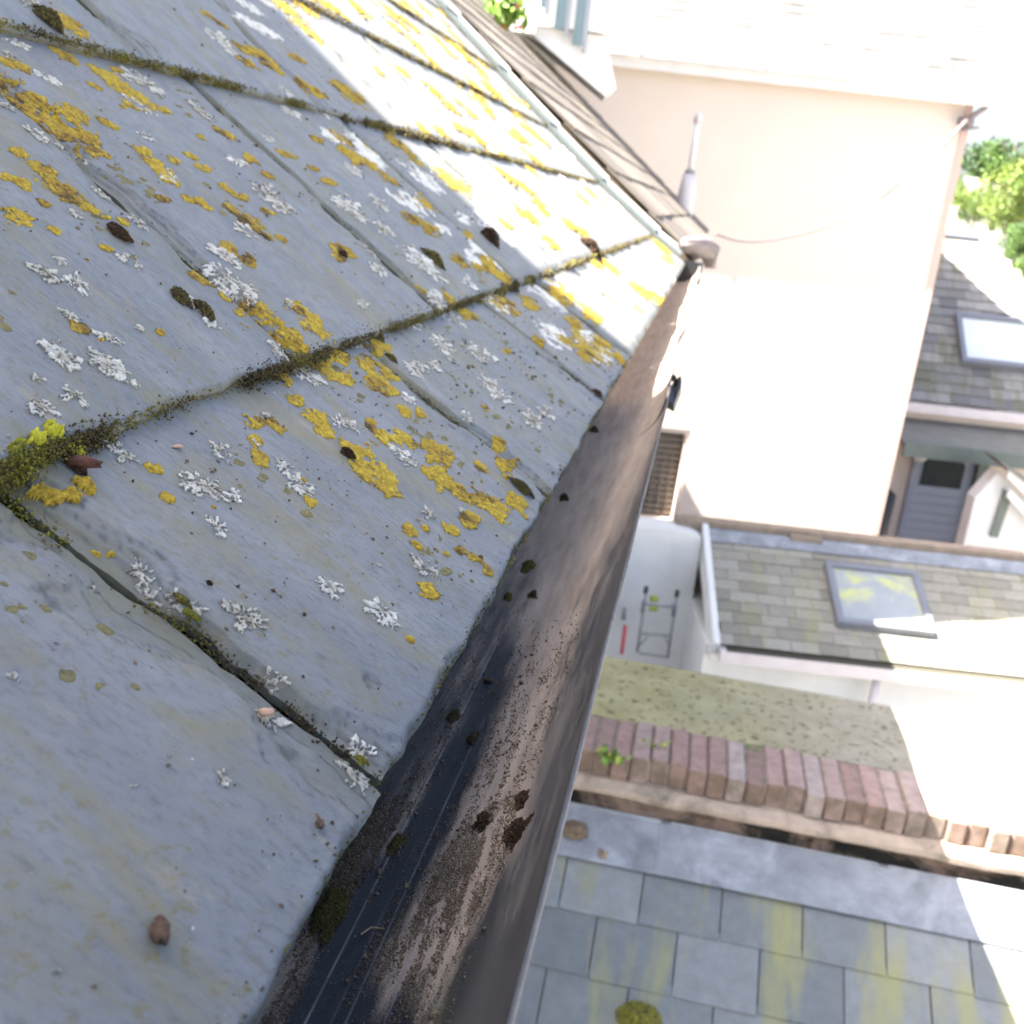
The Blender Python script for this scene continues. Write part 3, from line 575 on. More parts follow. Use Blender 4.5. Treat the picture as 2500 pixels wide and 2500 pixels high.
# cross-section from wall side round to the street lip, sagging a little beyond the union
ang = np.concatenate([np.linspace(math.pi, 1.44*math.pi, 12), np.linspace(1.445*math.pi, 1.75*math.pi, 200), np.linspace(1.76*math.pi, 2*math.pi-.02, 24)]); prof = np.stack([GC[0]+GR*np.cos(ang), GC[1]-.001+GR*np.sin(ang)*1.02], 1)
arc = np.concatenate([[0], np.cumsum(np.hypot(*np.diff(prof, axis=0).T))])
def trough(name, ya, yb, step, parent, shift=None):
    ys = np.arange(ya, yb+step*.5, step); V = np.zeros((len(ys), len(prof), 3)); sx = shift(ys) if shift else (ys*0, ys*0)
    V[..., 0] = prof[None, :, 0]+sx[0][:, None]; V[..., 2] = prof[None, :, 1]+sx[1][:, None]; V[..., 1] = ys[:, None]
    q = -V[..., 0]/-V[..., 2]*-1; q = V[..., 0]/V[..., 2]; v = (.411-q)/.3125
    dust = dustf(v, V[..., 1]); rib = np.zeros(v.shape)
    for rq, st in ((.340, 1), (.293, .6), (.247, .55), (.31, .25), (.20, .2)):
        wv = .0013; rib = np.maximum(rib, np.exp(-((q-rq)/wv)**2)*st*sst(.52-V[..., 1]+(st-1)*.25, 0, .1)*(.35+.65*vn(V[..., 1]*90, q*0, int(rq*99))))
    H = -np.exp(-((q-.340)/.0018)**2)*.0
    green = np.clip((np.exp(-((q-.192)/.014)**2)*sst(V[..., 1], .12, .16)*(1-sst(V[..., 1], .2, .25)))*fbm(V[..., 1]*60, q*90, 5)*1.6, 0, 1)
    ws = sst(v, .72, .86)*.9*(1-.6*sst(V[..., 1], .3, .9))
    idx = np.arange(v.size).reshape(v.shape); F = np.stack([idx[:-1, :-1], idx[:-1, 1:], idx[1:, 1:], idx[1:, :-1]], -1).reshape(-1, 4)
    uv = np.stack([np.broadcast_to(arc[None], v.shape), V[..., 1]], -1).reshape(-1, 2)
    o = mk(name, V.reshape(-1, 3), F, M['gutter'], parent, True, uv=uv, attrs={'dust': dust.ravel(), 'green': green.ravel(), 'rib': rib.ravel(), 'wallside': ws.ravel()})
    md = o.modifiers.new('wall', 'SOLIDIFY'); md.thickness = .0012; md.offset = -1
    return o
YU = .985
gut = thing('gutter', 'black half-round plastic gutter with brown silt, running below the near slates', 'gutter', (-.07, .5, -.215))
trough('trough', -.28, YU, .004, gut)
def lip(name, ya, yb, parent, sh=(0, 0), mat='lip'):
    # rolled street-side edge
    P = [(-.0002, -.004), (.0000, .0004), (.0004, .0008), (.0009, .0008), (.0012, .0002), (.0012, -.002), (.0006, -.003)]
    ys = np.arange(ya, yb+.001, .01); V = [(LIPX+p[0]+.0002*math.sin(y*31)+sh[0], y, GZ+p[1]+sh[1]+.0004*math.sin(y*7)) for y in ys for p in P]; n = len(P)
    F = [(i*n+k, i*n+(k+1) % n, (i+1)*n+(k+1) % n, (i+1)*n+k) for i in range(len(ys)-1) for k in range(n)]
    F += [tuple(range(n)), tuple((len(ys)-1)*n+k for k in range(n))[::-1]]
    return mk(name, V, F, M[mat], parent, False)
lip('rolled_edge', -.28, YU-.005, gut)
cl = MB()      # union clip with a raised black tongue on the street side
cl.prism([(LIPX-.002, YU-.03, GZ-.01), (LIPX+.006, YU-.035, GZ-.012), (LIPX+.010, YU-.01, GZ+.002), (LIPX+.008, YU+.0, GZ+.010), (LIPX+.002, YU+.01, GZ+.003)], (0.001, .004, -.008))
cl.box((LIPX+.003, YU-.006, GZ-.002), (.006, .010, .003), (.001, .003, 0), (-.001, 0, .006)); cl.box((LIPX-.001, YU+.010, GZ+.002), (.004, -.010, .001), (.001, .003, 0), (0, 0, .006))
cl.build('union_clip', M['blackpvc'], gut)
g2 = thing('gutter', 'far length of black gutter beyond the union clip, half full of brown silt', 'gutter', (-.07, 2.0, -.215))
shf = lambda y: (-.002-.003*np.sin(y*6.0)-.002*np.sin(y*15), -.003+.0015*np.sin(y*9))
trough('trough', YU-.04, 3.42, .012, g2, shf)
lp = lip('rolled_edge', YU+.012, 3.42, g2, (-.002, -.002))
co_ = lp.data.vertices
for v in co_: v.co.x += float(-.003*np.sin(v.co.y*6.0)-.002*np.sin(v.co.y*15))
ep = MB(); ep.xb(-.135, -.012, 3.42, 3.425, -.225, -.155); ep.build('stop_end', M['blackpvc'], g2)
# grit
def gut_pt(q, Y):
    # point of the trough wall seen at ratio q: x = q z
    z0 = GC[1]-.001; rz = GR*1.02; x0 = GC[0]
    A = (q**2)/GR**2+1/rz**2; B = -2*q*x0/GR**2-2*z0/rz**2; Cq = x0**2/GR**2+z0**2/rz**2-1
    z = (-B-np.sqrt(np.maximum(B*B-4*A*Cq, 0)))/(2*A); return np.stack([q*z, Y, z], -1)
def grit(n, ya, yb, size, cond, name='grit', lift=.0004):
    v = rng.uniform(0, 1, n*4); Y = rng.uniform(ya, yb, n*4); q = .418-.3195*v; dv = dustf(v, Y)
    pr = np.clip((dv-.1)*1.1+cond, .03, 1)*(v < .80)*(fbm(v*28, Y*50, 3, 4)*2.6-.85)*(1-sst(Y, .32, .54)); ok = rng.random(n*4) < pr; v, Y, q = v[ok][:n], Y[ok][:n], q[ok][:n]
    P = gut_pt(q, Y); P[:, 2] += lift; nn = len(P); sz = size*rng.uniform(.35, 1.0, nn)**1.5
    t = np.clip(rng.normal(.55, .22, nn), 0, 1); return P, sz, t
Pa, sa, ta = grit(60000, .10, .32, .00033, 0); Pb, sb_, tb = grit(16000, .28, .55, .00042, -.1); Pc, sc2, tc_ = grit(900, .1, .5, .0011, .1)
go = tufts('grit', np.concatenate([Pa, Pb, Pc]), None, np.concatenate([sa, sb_, sc2]), np.concatenate([ta, tb, tc_]), None, 'grit', .9)
go['kind'] = 'stuff'; go['label'] = 'fine sandy grit strewn along the black gutter floor'; go['category'] = 'grit'
def px_gut(px, py):
    """trough surface under an image point"""
    r = ray(px, py); q = r[0]/r[2]; P = gut_pt(np.array(q), np.array(0.0)); t = P[2]/r[2]; return r*t
def heap(px, py, r, n, base, size, label, cat='moss clump', name='moss_clump', mat='moss', hg=.6, el=1.4):
    n = int(n*2.6); size = size*.60; base = base+.18; P0 = px_gut(px, py); th = rng.uniform(0, 6.28, n); rr = r*rng.random(n)**.75*(.35+1.0*vn(np.cos(th)*2.2+9, np.sin(th)*2.2+9, int(px) % 50)+.35*rng.random(n)**3); nh = rng.random(n)*hg*r*(1-np.clip(rr/r, 0, 1)**2)
    P = np.stack([P0[0]+rr*np.cos(th)*.55, P0[1]+rr*np.sin(th)*el, P0[2]+nh+.0005], 1)
    P[:, 2] = np.maximum(P[:, 2], gut_pt(P[:, 0]/P[:, 2], P[:, 1])[:, 2])
    return tag(tufts(name, P, None, np.full(n, size), np.clip(base+rng.normal(0, .2, n), 0, 1), None, mat), label, cat)
heap(1288, 1385, .006, 900, .5, .0007, 'olive moss clump at the top end of the black streak in the gutter')
heap(1155, 1805, .0035, 500, .1, .0005, 'small dark brown moss ball right of the gutter rib')
heap(1108, 1750, .0035, 400, .3, .0005, 'flat brownish moss flake on the main gutter rib')
heap(1178, 2010, .0045, 650, .15, .0005, 'left one of two dark rusty moss clumps in the gutter silt', mat='rustmoss')
heap(1262, 2035, .0060, 900, .12, .0005, 'right, longer dark rusty moss clump near the street side of the gutter', mat='rustmoss')
heap(1275, 1955, .004, 700, .2, .0005, 'small brown moss tuft at the top of the right black notch in the gutter', mat='rustmoss')
heap(968, 2062, .004, 700, .35, .0005, 'brown and dark green moss crumb in the black part of the gutter')
heap(1118, 2105, .0095, 3500, .6, .00045, 'sandy tan grit heap in the middle of the gutter', 'grit heap', 'grit_heap', 'grit', .35, 1.7)
heap(805, 2230, .009, 3000, .40, .0006, 'large dark olive moss mat beside the near slate edge')
heap(835, 2110, .016, 5200, .5, .00045, 'brown grit bank piled against the slate edge', 'grit heap', 'grit_heap', 'grit', .45, 2.0)
heap(1450, 1052, .007, 500, .12, .0010, 'blackish moss ball below the slate tail far along the gutter')
heap(1240, 1460, .004, 250, .7, .0005, 'small yellow-green moss crumb beside the black streak')
heap(1376, 1218, .006, 200, .1, .0008, 'little dark crumb on pale silt, half way down the gutter')
heap(1302, 1455, .0045, 200, .15, .0006, 'dark oval crumb right of the gutter rib start')
heap(1120, 1375+120, .003, 120, .6, .0005, 'tiny greenish crumb close to the slate edge in the gutter')
def pebble(P, size, mat, label, cat='pebble', name='pebble', rot=None, sq=(1, .6, .5)):
    b = []; F = []; n1, n2 = 7, 9
    for i in range(n1+1):
        for j in range(n2):
            t = math.pi*i/n1; p = 2*math.pi*j/n2; v = np.array((math.cos(t)*sq[0], math.sin(t)*math.cos(p)*sq[1], math.sin(t)*math.sin(p)*sq[2]))
            v = v*(1+.55*(rng.random()-.5)); b.append(v*size)
    for i in range(n1):
        for j in range(n2): F.append((i*n2+j, i*n2+(j+1) % n2, (i+1)*n2+(j+1) % n2, (i+1)*n2+j))
    Rm = np.array(Matrix.Rotation(rot or 0, 3, 'Z')); V = [Rm@v+P for v in b]
    return tag(mk(name, V, F, mat, None, True, tint=[.2]*len(V)), label, cat)
M['rust'] = mat_simple('rusty_brown_flake', (.11, .045, .03), .8, .4, 700, .6, .0008); M['earth'] = mat_simple('earthy_crumb', (.13, .08, .055), .95, .5, 700, .8, .001); M['pinkstone'] = mat_simple('pinkish_stone', (.42, .27, .19), .8, .2, 500, .3, .0004)
pebble(px_gut(818, 2178)+np.array((0, 0, .002)), .0042, M['rust'], 'red-brown flake on the grit bank by the slate edge', 'flake', 'bark_flake', .9, (1, .5, .35))
pebble(px_gut(1192, 1665)+np.array((0, 0, .001)), .0022, M['earth'], 'round tan crumb right of the gutter rib', 'crumb', 'earth_crumb')
M['straw'] = mat_simple('dry_straw', (.34, .27, .18), .9, .3, 300, .3, .0005)
for (q, lab) in (([(1255, 1500), (1270, 1478), (1292, 1470)], 'thin dry stalk by the black streak high in the gutter'), ([(880, 2290), (905, 2272), (938, 2275)], 'thin pale stalk lying on the black gutter floor at the bottom'), ([(1140, 1658), (1158, 1668), (1172, 1662)], 'short curled stalk on the main gutter rib'), ([(1000, 1700), (1018, 1716), (1048, 1712)], 'short straight stalk close to the slate edge in the gutter')):
    pts = [px_gut(*p)+np.array((0, 0, .0012)) for p in q]; tb = MB(); tb.tube(pts, [.0003, .0003, .0002], 5); tag(tb.build('dry_stalk', M['straw']), lab, 'stalk')
def onroof(px, py, up=.0015):
    k, Y, u, dep = hit(px, py); a, d, nn, L = SD[k]; P = a+d*u+nn*up; P[1] = Y; return P
pebble(onroof(377, 2287, .0022), .0031, M['earth'], 'dark brown crumb lying alone on the big near slate', 'crumb', 'earth_crumb', -.9, (1.15, .62, .6))
pebble(onroof(776, 2018, .0012), .0018, M['earth'], 'small grey-brown crumb near the tail of the near slate', 'crumb', 'earth_crumb', -.9)
pebble(onroof(190, 1148, .003), .0052, M['rust'], 'crumpled red-brown leaf scrap beside the yellow lichen curl', 'leaf scrap', 'leaf_scrap', .2, (1, .45, .4))
pebble(onroof(644, 1745, .0012), .0021, M['pinkstone'], 'pink pebble beside a white lichen star', 'pebble', 'pebble', .3, (1, .8, .5))
pebble(onroof(430, 1091, .0004), .0022, M['pinkstone'], 'flat pinkish spot stuck on the slate under the mossy butt', 'pebble', 'pebble', .3, (1, 1, .15))

# ------------------------------------------------------------------ metal strip at the far verge
a0 = E0+Y_*YEND; 
sp_ = thing('verge_strip', 'pale grey-green metal strip closing the far verge of the slate roof', 'edge strip', (-.5, YEND, 0))
s1 = MB(); s2 = MB()
for k in range(15):
    a, d, nn, L = SD[k]
    o_ = a+Y_*(YEND-.04)+nn*.004+d*(.03 if k == 0 else 0)
    LL = L*1.002+(.0 if k else -.03)
    s1.box(o_, Y_*.16, d*LL, nn*.012); s2.box(o_+Y_*.152+nn*.0122, Y_*.008, d*LL, nn*.008)
s1.build('flat_band', M['strip'], sp_); s2.build('upstand', M['white_paint'], sp_)
for i, tt in enumerate((.25, .75, 1.3)):
    kk = int((tt)//.235); a, d, nn, L = SD[min(kk, 14)]; P = a+d*(tt % .235)+Y_*(YEND+.06)+nn*.018; MB().box(P, Y_*.012, d*.012, nn*.006).build('bolt', M['white_paint'], sp_)

# ------------------------------------------------------------------ generic slate field
def slates(name, o, across, down, W_, H_, sw, gauge, mat, parent, th=.008, clip=None, jit=.004, start=0.0):
    """o = top corner; across, down unit vectors; rows from the eaves upwards, each row butted on the one below"""
    o = np.array(o, float); across = unit(across); down = unit(down); nn = unit(np.cross(across, down)); nn = nn if nn[2] > 0 else -nn; mb = MB(); rows = int(math.ceil(H_/gauge))
    for i in range(rows):
        e = H_-i*gauge; t = max(0, e-gauge*1.15); x = -rng.uniform(.3, .7)*sw if not start else -start*sw; x += (i % 2)*sw*.5; x -= sw
        while x < W_:
            x0, x1 = max(x, 0), min(x+sw-.004, W_)
            if x1-x0 > .02 and (clip is None or clip((x0+x1)/2, e)):
                ee = e+rng.uniform(-jit, jit); lf = rng.uniform(0, .003)
                P0 = o+across*x0+down*ee+nn*(th*.3+lf); A = across*(x1-x0); B = down*(t-ee)-nn*th*1.0
                mb.box(P0, A, B, nn*th, float(rng.random()))
            x += sw
    return mb.build(name, mat, parent)

# ------------------------------------------------------------------ neighbour's continuing roof, seen at a grazing angle
nb = thing('neighbour_roof', 'pinkish-brown slate roof continuing beyond the metal strip towards the pink house', 'roof', (-1.5, 6, 0))
a, d, nn, L = SD[4]; e0 = E0+Y_*(YEND+.16)+np.array((.03, 0, .0)); d4 = np.array((-math.cos(R_(38.4)), 0, math.sin(R_(38.4)))); n4 = np.array((math.sin(R_(38.4)), 0, math.cos(R_(38.4))))
LN = 4.1; slates('slate_field', e0+d4*LN, Y_, -d4, 6.4, LN, .30, .2, M['slate_nb'], nb)
MB().box(e0-n4*.06, Y_*6.4, d4*LN, n4*.05).build('roof_deck', M['brown'], nb)
MB().tube([e0+d4*LN+Y_*0, e0+d4*LN+Y_*6.4], .07, 10).build('ridge', M['brown'], nb)
MB().box(e0+d4*2.6+n4*.02, Y_*2.3, d4*1.45, n4*.07).build('brown_flat_panel', M['brown'], nb)
MB().box(e0+d4*LN-n4*.05, Y_*6.4, np.array((-3.0, 0, -2.4)), np.array((0, 0, -.03))).build('back_slope', M['slate_nb'], nb)
MB().xb(-6, -.42, YEND+.16, YEND+6.5, -5.8, -.32).build('house_wall', M['render_w'], nb)
# flue pipe standing at the far eaves
fl = thing('flue_pipe', 'thin white flue pipe with grey cone standing at the far eaves before the pink wall', 'flue', W(1.6, 9.6, -.2))
fb_ = lambda px, py, dd: (lambda r: r*dd/r.dot(fh))(ray(px, py))
b0 = fb_(1677, 470, 8.6); b1 = fb_(1684, 425, 8.6); b2 = fb_(1705, 300, 8.6); b3 = fb_(1709, 275, 8.6)
ax = b2[:2]; base = np.array((b1[0], b1[1], 0))
zb = lambda p: p[2]
MB().tube([base+UP*(zb(b0)-.9), base+UP*zb(b0), base+UP*zb(b1)], [.075, .07, .055], 16).build('base_cone', M['white_pvc'], fl, True)
MB().tube([base+UP*zb(b1), base+UP*zb(b2)], .022, 12).build('pipe', M['white_paint'], fl, True)
MB().tube([base+UP*zb(b2), base+UP*(zb(b3)-.02), base+UP*zb(b3)], [.03, .03, .018], 12).build('cowl', M['white_pvc'], fl, True)
fcap = MB(); fcap.tube([base+UP*(zb(b1)-.01), base+UP*(zb(b1)+.03)], .04, 12); fcap.build('collar', M['steel'], fl, True)

# white box dormer on the left behind the strip, with tall panes
dm = thing('white_dormer', 'bright white bay with tall narrow panes, cut by the top of the photo', 'dormer', W(-1, 7.6, 1.5))
def wz(px, py, dd): p = fb_(px, py, dd); return float(p.dot(hh)), float(p[2])
aL, zT = wz(1258, 60, 7.5); aR, zB = wz(1480, 60, 7.5); 
dmb = MB(); dmb.wb(aL, aR+.05, 7.5, 9.6, zB-.05, zT+3.0); dmb.build('wall', M['white_paint'], dm)
MB().wb(aL-.06, aL+.14, 7.36, 7.498, zT-.06, zT+.02).build('sill_end', M['white_paint'], dm)
# sloping lower edge following the neighbour's ridge
for (x0, x1, yb) in ((1318, 1330, 25), (1352, 1378, 78), (1396, 1420, 118)):
    a_, z_ = wz(x0, yb, 7.5); b_, _ = wz(x1, yb, 7.5)
    MB().wb(a_, b_, 7.492, 7.4995, z_+.02, z_+1.6).build('pane', M['bluepane'], dm)
    MB().wb(b_, b_+.025, 7.485, 7.4995, z_-.02, z_+1.62).build('glazing_bar', M['grey_frame'], dm)
dw = MB(); P = [W(wz(1270, 60, 7.6)[0], 7.55, wz(1270, 60, 7.55)[1]), W(wz(1480, 60, 7.55)[0], 7.55, zT), W(wz(1505, 215, 7.55)[0], 7.55, wz(1505, 215, 7.55)[1]), W(wz(1478, 235, 7.55)[0], 7.55, wz(1478, 235, 7.55)[1])]
dw.prism(P, fh*.4); dw.build('apron', M['white_paint'], dm)
bl = MB(); aa, zz = wz(1190, 60, 9); ab, _ = wz(1262, 60, 9); bl.wb(aa-1.2, ab, 9.0, 9.2, zz-1.5, zz+2.5); tag(bl.build('blue_board_wall', M['blue'], None), 'dark blue boarded wall glimpsed at the top beside the white dormer', 'wall')

# leafy helper
def leaves(name, P, size, tints, mat, parent=None, nrm_up=.3):
    P = np.asarray(P); n = len(P); A = rng.normal(size=(n, 3)); A /= np.linalg.norm(A, axis=1)[:, None]; U = rng.normal(size=(n, 3)); U[:, 2] += nrm_up; B = np.cross(A, U); B /= np.linalg.norm(B, axis=1)[:, None]; Cn = np.cross(A, B)
    s_ = (np.asarray(size)*rng.uniform(.6, 1.4, n))[:, None]
    V = np.stack([P-A*s_, P+B*s_*.45+Cn*s_*.12, P+A*s_, P-B*s_*.45+Cn*s_*.12], 1).reshape(-1, 3); F = np.arange(n*4).reshape(-1, 4)
    return mk(name, V, F, M[mat], parent, False, tint=np.repeat(tints, 4))
def weed(P, h, nst, nlf, lf, label, spread=.5, tb=.5, flower=None, lean=(0, 0, 0)):
    t = thing('weed', label, 'weed', P); st = MB(); pts = []
    for i in range(nst):
        an = rng.uniform(0, 6.28); dr = np.array((math.cos(an)*spread, math.sin(an)*spread, 1.0))*h*rng.uniform(.5, 1)+np.array(lean)*h
        q = [np.array(P)+dr*s*np.array((1, 1, 1-.25*s)) for s in (0, .35, .7, 1)]; st.tube(q, [h*.02, h*.018, h*.014, h*.008], 5)
        for _ in range(nlf): s = rng.uniform(.25, 1.05); pts.append(np.array(P)+dr*s*np.array((1, 1, 1-.25*s))+rng.normal(0, h*.09, 3))
    st.build('stem', M['weed'], t); leaves('leaf_cluster', pts, np.full(len(pts), lf), np.clip(rng.normal(tb, .25, len(pts)), 0, 1), 'weed', t)
    return t
hs = onroof(1288, 150); weed(np.array((hs[0]+.0, YEND+.05, hs[2]+.02)), .14, 6, 9, .017, 'fresh green weed sprouting from the metal strip at the top', .5, .55)
weed(fb_(1232, 70, 6.0), .22, 8, 12, .04, 'bushy weed with red flowers behind the metal strip at the very top', .7, .3)
pp = fb_(1232, 48, 5.95); wt = [o for o in C.objects if o.name.startswith('weed') and o.type == 'EMPTY'][-1]
for _ in range(6):
    q = pp+rng.normal(0, .06, 3); MB().tube([q, q+UP*.012, q+UP*.022], [.004, .013, .008], 7).build('flower_head', M['red_flower'], wt)
# lead knuckle where the strip meets the gutter end
kn = MB(); kp = np.array((E0[0]+.01, YEND+.10, GZ+.02)); kn.tube([kp+np.array((-.03, 0, .03)), kp+np.array((.02, .12, .03)), kp+np.array((.06, .22, .01)), kp+np.array((.07, .25, -.04))], [.02, .032, .030, .018], 14)
for v in range(len(kn.v)): kn.v[v] = tuple(np.array(kn.v[v])+rng.normal(0, .006, 3))
M['leadpink'] = mat_simple('pale_lead_knuckle', (.22, .18, .175), .7, .25, 12, .3, .004)
tag(kn.build('lead_saddle', M['leadpink'], None, True), 'crumpled pinkish lead saddle where metal strip and gutter end meet', 'flashing')

# ------------------------------------------------------------------ pink house
PK = 11.0; aW0, aW1 = .30, 4.03; zE = 1.36; zB_ = -5.8
ph = thing('pink_house', 'tall pale pink rendered house with white gutter and sunlit slate roof', 'house', W(2.2, 13, -5.8))
wm = MB(); WX0, WX1, WZ0, WZ1 = 1.20, 1.85, -3.33, -2.28      # window recess on the left
wm.wb(aW0-2.5, WX0, PK, PK+6, zB_, zE); wm.wb(WX1, aW1, PK, PK+6, zB_, zE); wm.wb(WX0, WX1, PK, PK+6, WZ1, zE); wm.wb(WX0, WX1, PK, PK+6, zB_, WZ0); wm.wb(WX0, WX1, PK+.22, PK+6, WZ0, WZ1)
wm.build('wall', M['pink'], ph)
sh = MB(); sh.wb(WX0, WX1, PK+.17, PK+.219, WZ0, WZ1)
wo = sh.build('window', M['wood'], ph)
lv = MB()
for i in range(14): z = WZ0+.03+i*(WZ1-WZ0-.06)/14; lv.wb(WX0+.02, WX1-.02, PK+.135, PK+.17, z, z+.045)
for i in range(7): x = WX0+.05+i*.09; lv.wb(x, x+.018, PK+.12, PK+.135, WZ0+.01, WZ1-.3)
lv.build('louvre', M['wood'], wo)
fr = MB(); fr.wb(WX1-.05, WX1-.001, PK+.02, PK+.17, WZ0+.001, WZ1-.05); fr.wb(WX0, WX1-.001, PK+.02, PK+.17, WZ1-.05, WZ1-.001); fr.build('window_frame', M['pink'], wo)
# corner band, eaves
MB().wb(aW1-.001, aW1+.07, PK-.012, PK+6, zB_, zE).build('corner_band', M['pinkband'], ph)
MB().wb(aW0-2.5, aW1+.32, PK-.12, PK+.0, zE-.03, zE+.0).build('soffit', M['white_paint'], ph)
fa = MB(); fa.wb(aW0-2.5, aW1+.32, PK-.15, PK-.12, zE-.10, zE+.10); fa.build('fascia', M['white_paint'], ph)
gu = MB()
gu.wb(aW0-2.5, aW1+.36, PK-.25, PK-.1505, zE+.0, zE+.085)
gu.build('eaves_gutter', M['white_pvc'], ph)
for xx in (.7, 1.9, 3.1, 4.2): MB().wb(xx, xx+.04, PK-.26, PK-.2505, zE-.01, zE+.10).build('gutter_bracket', M['white_pvc'], ph)
dn = unit(fh*math.cos(R_(34))*-1+UP*-math.sin(R_(34)))
slates('roof', W(aW0-2.5, PK-.16, zE+.10)-dn*3.6, hh, dn, aW1-aW0+2.85, 3.6, .28, .20, M['slate_top'], ph, .012)
MB().prism([W(aW0-2.5, PK-.1, zE+.04), W(aW0-2.5, PK-.14, zE+.05)-dn*3.55, W(aW0-2.5, PK+6, zE)], hh*(aW1-aW0+2.8)).build('roof_body', M['brown'], ph)

# service cable from the lead knuckle to the pink house corner, with its bracket
cp = [(1748, 572), (1800, 590), (1868, 590), (1935, 578), (2010, 558), (2080, 528), (2140, 494), (2190, 455), (2240, 410), (2290, 370), (2330, 325), (2362, 292)]
cpts = []
for i, (x, y) in enumerate(cp):
    t = i/(len(cp)-1); dist = 4.2+(10.85-4.2)*t; cpts.append(fb_(x, y, dist))
for _ in range(2):
    cpts = [cpts[0]]+[q for a_, b_ in zip(cpts[:-1], cpts[1:]) for q in (a_*.75+b_*.25, a_*.25+b_*.75)]+[cpts[-1]]
nc = len(cpts); cb = MB(); cb.tube(cpts, [.0055 if i < nc*.72 else .0055+.012*min(1, (i-nc*.72)/4) for i in range(nc)], 6)
tag(cb.build('service_cable', M['cable'], None, True), 'thin pinkish cable sagging across the pink wall to its corner', 'cable')
bk = MB(); q0 = fb_(2350, 300, 10.9); q1 = fb_(2395, 270, 10.9); q2 = fb_(2437, 245, 10.9); bk.tube([q0, q1, q2], [.035, .028, .018], 8); q3 = fb_(2392, 312, 10.9); bk.tube([q0-UP*.05, q3], [.03, .01], 6); bk.tube([fb_(2340, 295, 10.9), fb_(2375, 300, 10.9)], .04, 8)
tag(bk.build('cable_bracket', M['leadpink'], None, True), 'crooked cable bracket jutting from the pink house corner under the eaves', 'bracket')

# ------------------------------------------------------------------ yard wall, ladder, pole
yw = thing('yard_wall', 'white rendered yard wall behind the metal frame', 'wall', W(1.3, 8.9, -5.8))
def wzp(px, py, dd): p = fb_(px, py, dd); return float(p.dot(hh)), float(p[2])
aa0, za0 = wzp(1545, 1290, 8.8); aa1, za1 = wzp(1716, 1306, 8.8)
rw = MB(); n = 14; Pp = [W(aa0-1.2, 8.8, -5.8)]+[W(aa0-1.2, 8.8, za0)]+[W(aa0+(aa1-aa0)*(.55+.45*math.sin(t*math.pi/2/n)), 8.8, za1+.02-(.07)*(1-math.cos(t*math.pi/2/n))) for t in range(n+1)]+[W(aa1, 8.8, -5.8)]
rw.prism(Pp, fh*.3); rw.build('wall_body', M['render_w'], yw)
# wall that runs from the yard wall down to the eaves of the outbuilding
lad = thing('folding_step_frame', 'grey metal step frame with green foam grips against the white yard wall', 'step frame', W(1.2, 8.5, -4.5))
def LP(x, y, dd=8.45): 
    x0, y0 = 1450+x*.2847, 1250+y*.2847; return fb_(x0, y0, dd)
fr = MB(); fr.tube([LP(445, 700), LP(372, 1200)], .012, 8); fr.tube([LP(712, 720), LP(632, 1250)], .012, 8); fr.build('leg_frame', M['steel'], lad, True)
for (p, q) in (((430, 790), (700, 820)), ((410, 1040), (650, 1060)), ((385, 1210), (635, 1245))): MB().tube([LP(*p), LP(*q)], .010, 8).build('rung', M['steel'], lad, True)
for (p, q) in (((470, 1060), (375, 1160)), ((600, 1060), (650, 1150))): MB().tube([LP(*p), LP(*q)], .008, 6).build('brace', M['steel'], lad, True)
for (x, y) in ((447, 670), (714, 700)): MB().tube([LP(x+4, y-30), LP(x-5, y+25)], .020, 8).build('end_cap', M['blackpvc'], lad, True)
for (x, y) in ((425, 800), (690, 830)): MB().tube([LP(x+5, y-40), LP(x-10, y+60)], .020, 8).build('hinge', M['grey_frame'], lad, True)
MB().tube([LP(480, 742), LP(550, 745)], .028, 10).build('grip', M['foam'], lad, True); MB().tube([LP(475, 825), LP(545, 830)], .026, 10).build('grip', M['foam'], lad, True)
rp = MB(); rp.tube([LP(268, 975), LP(238, 1215)], .018, 8); tag(rp.build('red_pole', M['red'], None, True), 'short bright red pole left of the metal step frame', 'pole')
tp = MB(); tp.tube([LP(262, 820, 8.7), LP(254, 920, 8.7)], [.016, .022], 8); tag(tp.build('wall_tap', M['steel'], None, True), 'small grey tap on the white yard wall beside the gutter', 'tap')

# ------------------------------------------------------------------ outbuilding with skylight in the middle
ob = thing('outbuilding', 'low white outbuilding with pale slate roof, roof window and white gutter', 'outbuilding', W(3.2, 8.2, -5.8))
dE, dT = 7.7, 8.95; zEv, zTp = -3.33, -2.75; oa0, oa1 = 1.80, 6.4
up_ = unit(fh*(dT-dE)+UP*(zTp-zEv)); HL = math.hypot(dT-dE, zTp-zEv)
slates('slate_field', W(oa0, dT, zTp), hh, -up_, oa1-oa0, HL, .235, .125, M['slate_mid'], ob, .008)
un = np.cross(hh, up_); un = un if un[2] > 0 else -un
MB().box(W(oa0, dE+.02, zEv-.012)-un*.05, hh*(oa1-oa0), up_*HL, un*.045).build('roof_deck', M['brown'], ob)
vb = MB(); vb.box(W(oa0-.055, dE-.02, zEv-.0)-un*.20, hh*.053, up_*(HL+.06), un*.225); vb.build('verge_wall', M['render_w'], ob)
MB().wb(oa0-.085, oa1, dE+.12, dT+.05, -5.8, zEv-.06).build('wall', M['render_w'], ob)
MB().wb(oa0+.0, oa1, dE-.10, dE+.02, zEv-.12, zEv-.02).build('eaves_gutter', M['white_pvc'], ob)
MB().wb(oa0+.05, oa1, dE-.085, dE+.0, zEv-.0198, zEv-.012).build('painted_shadow_strip', M['deck'], ob)  # dark strip laid on the solid gutter to paint the shadow in its opening
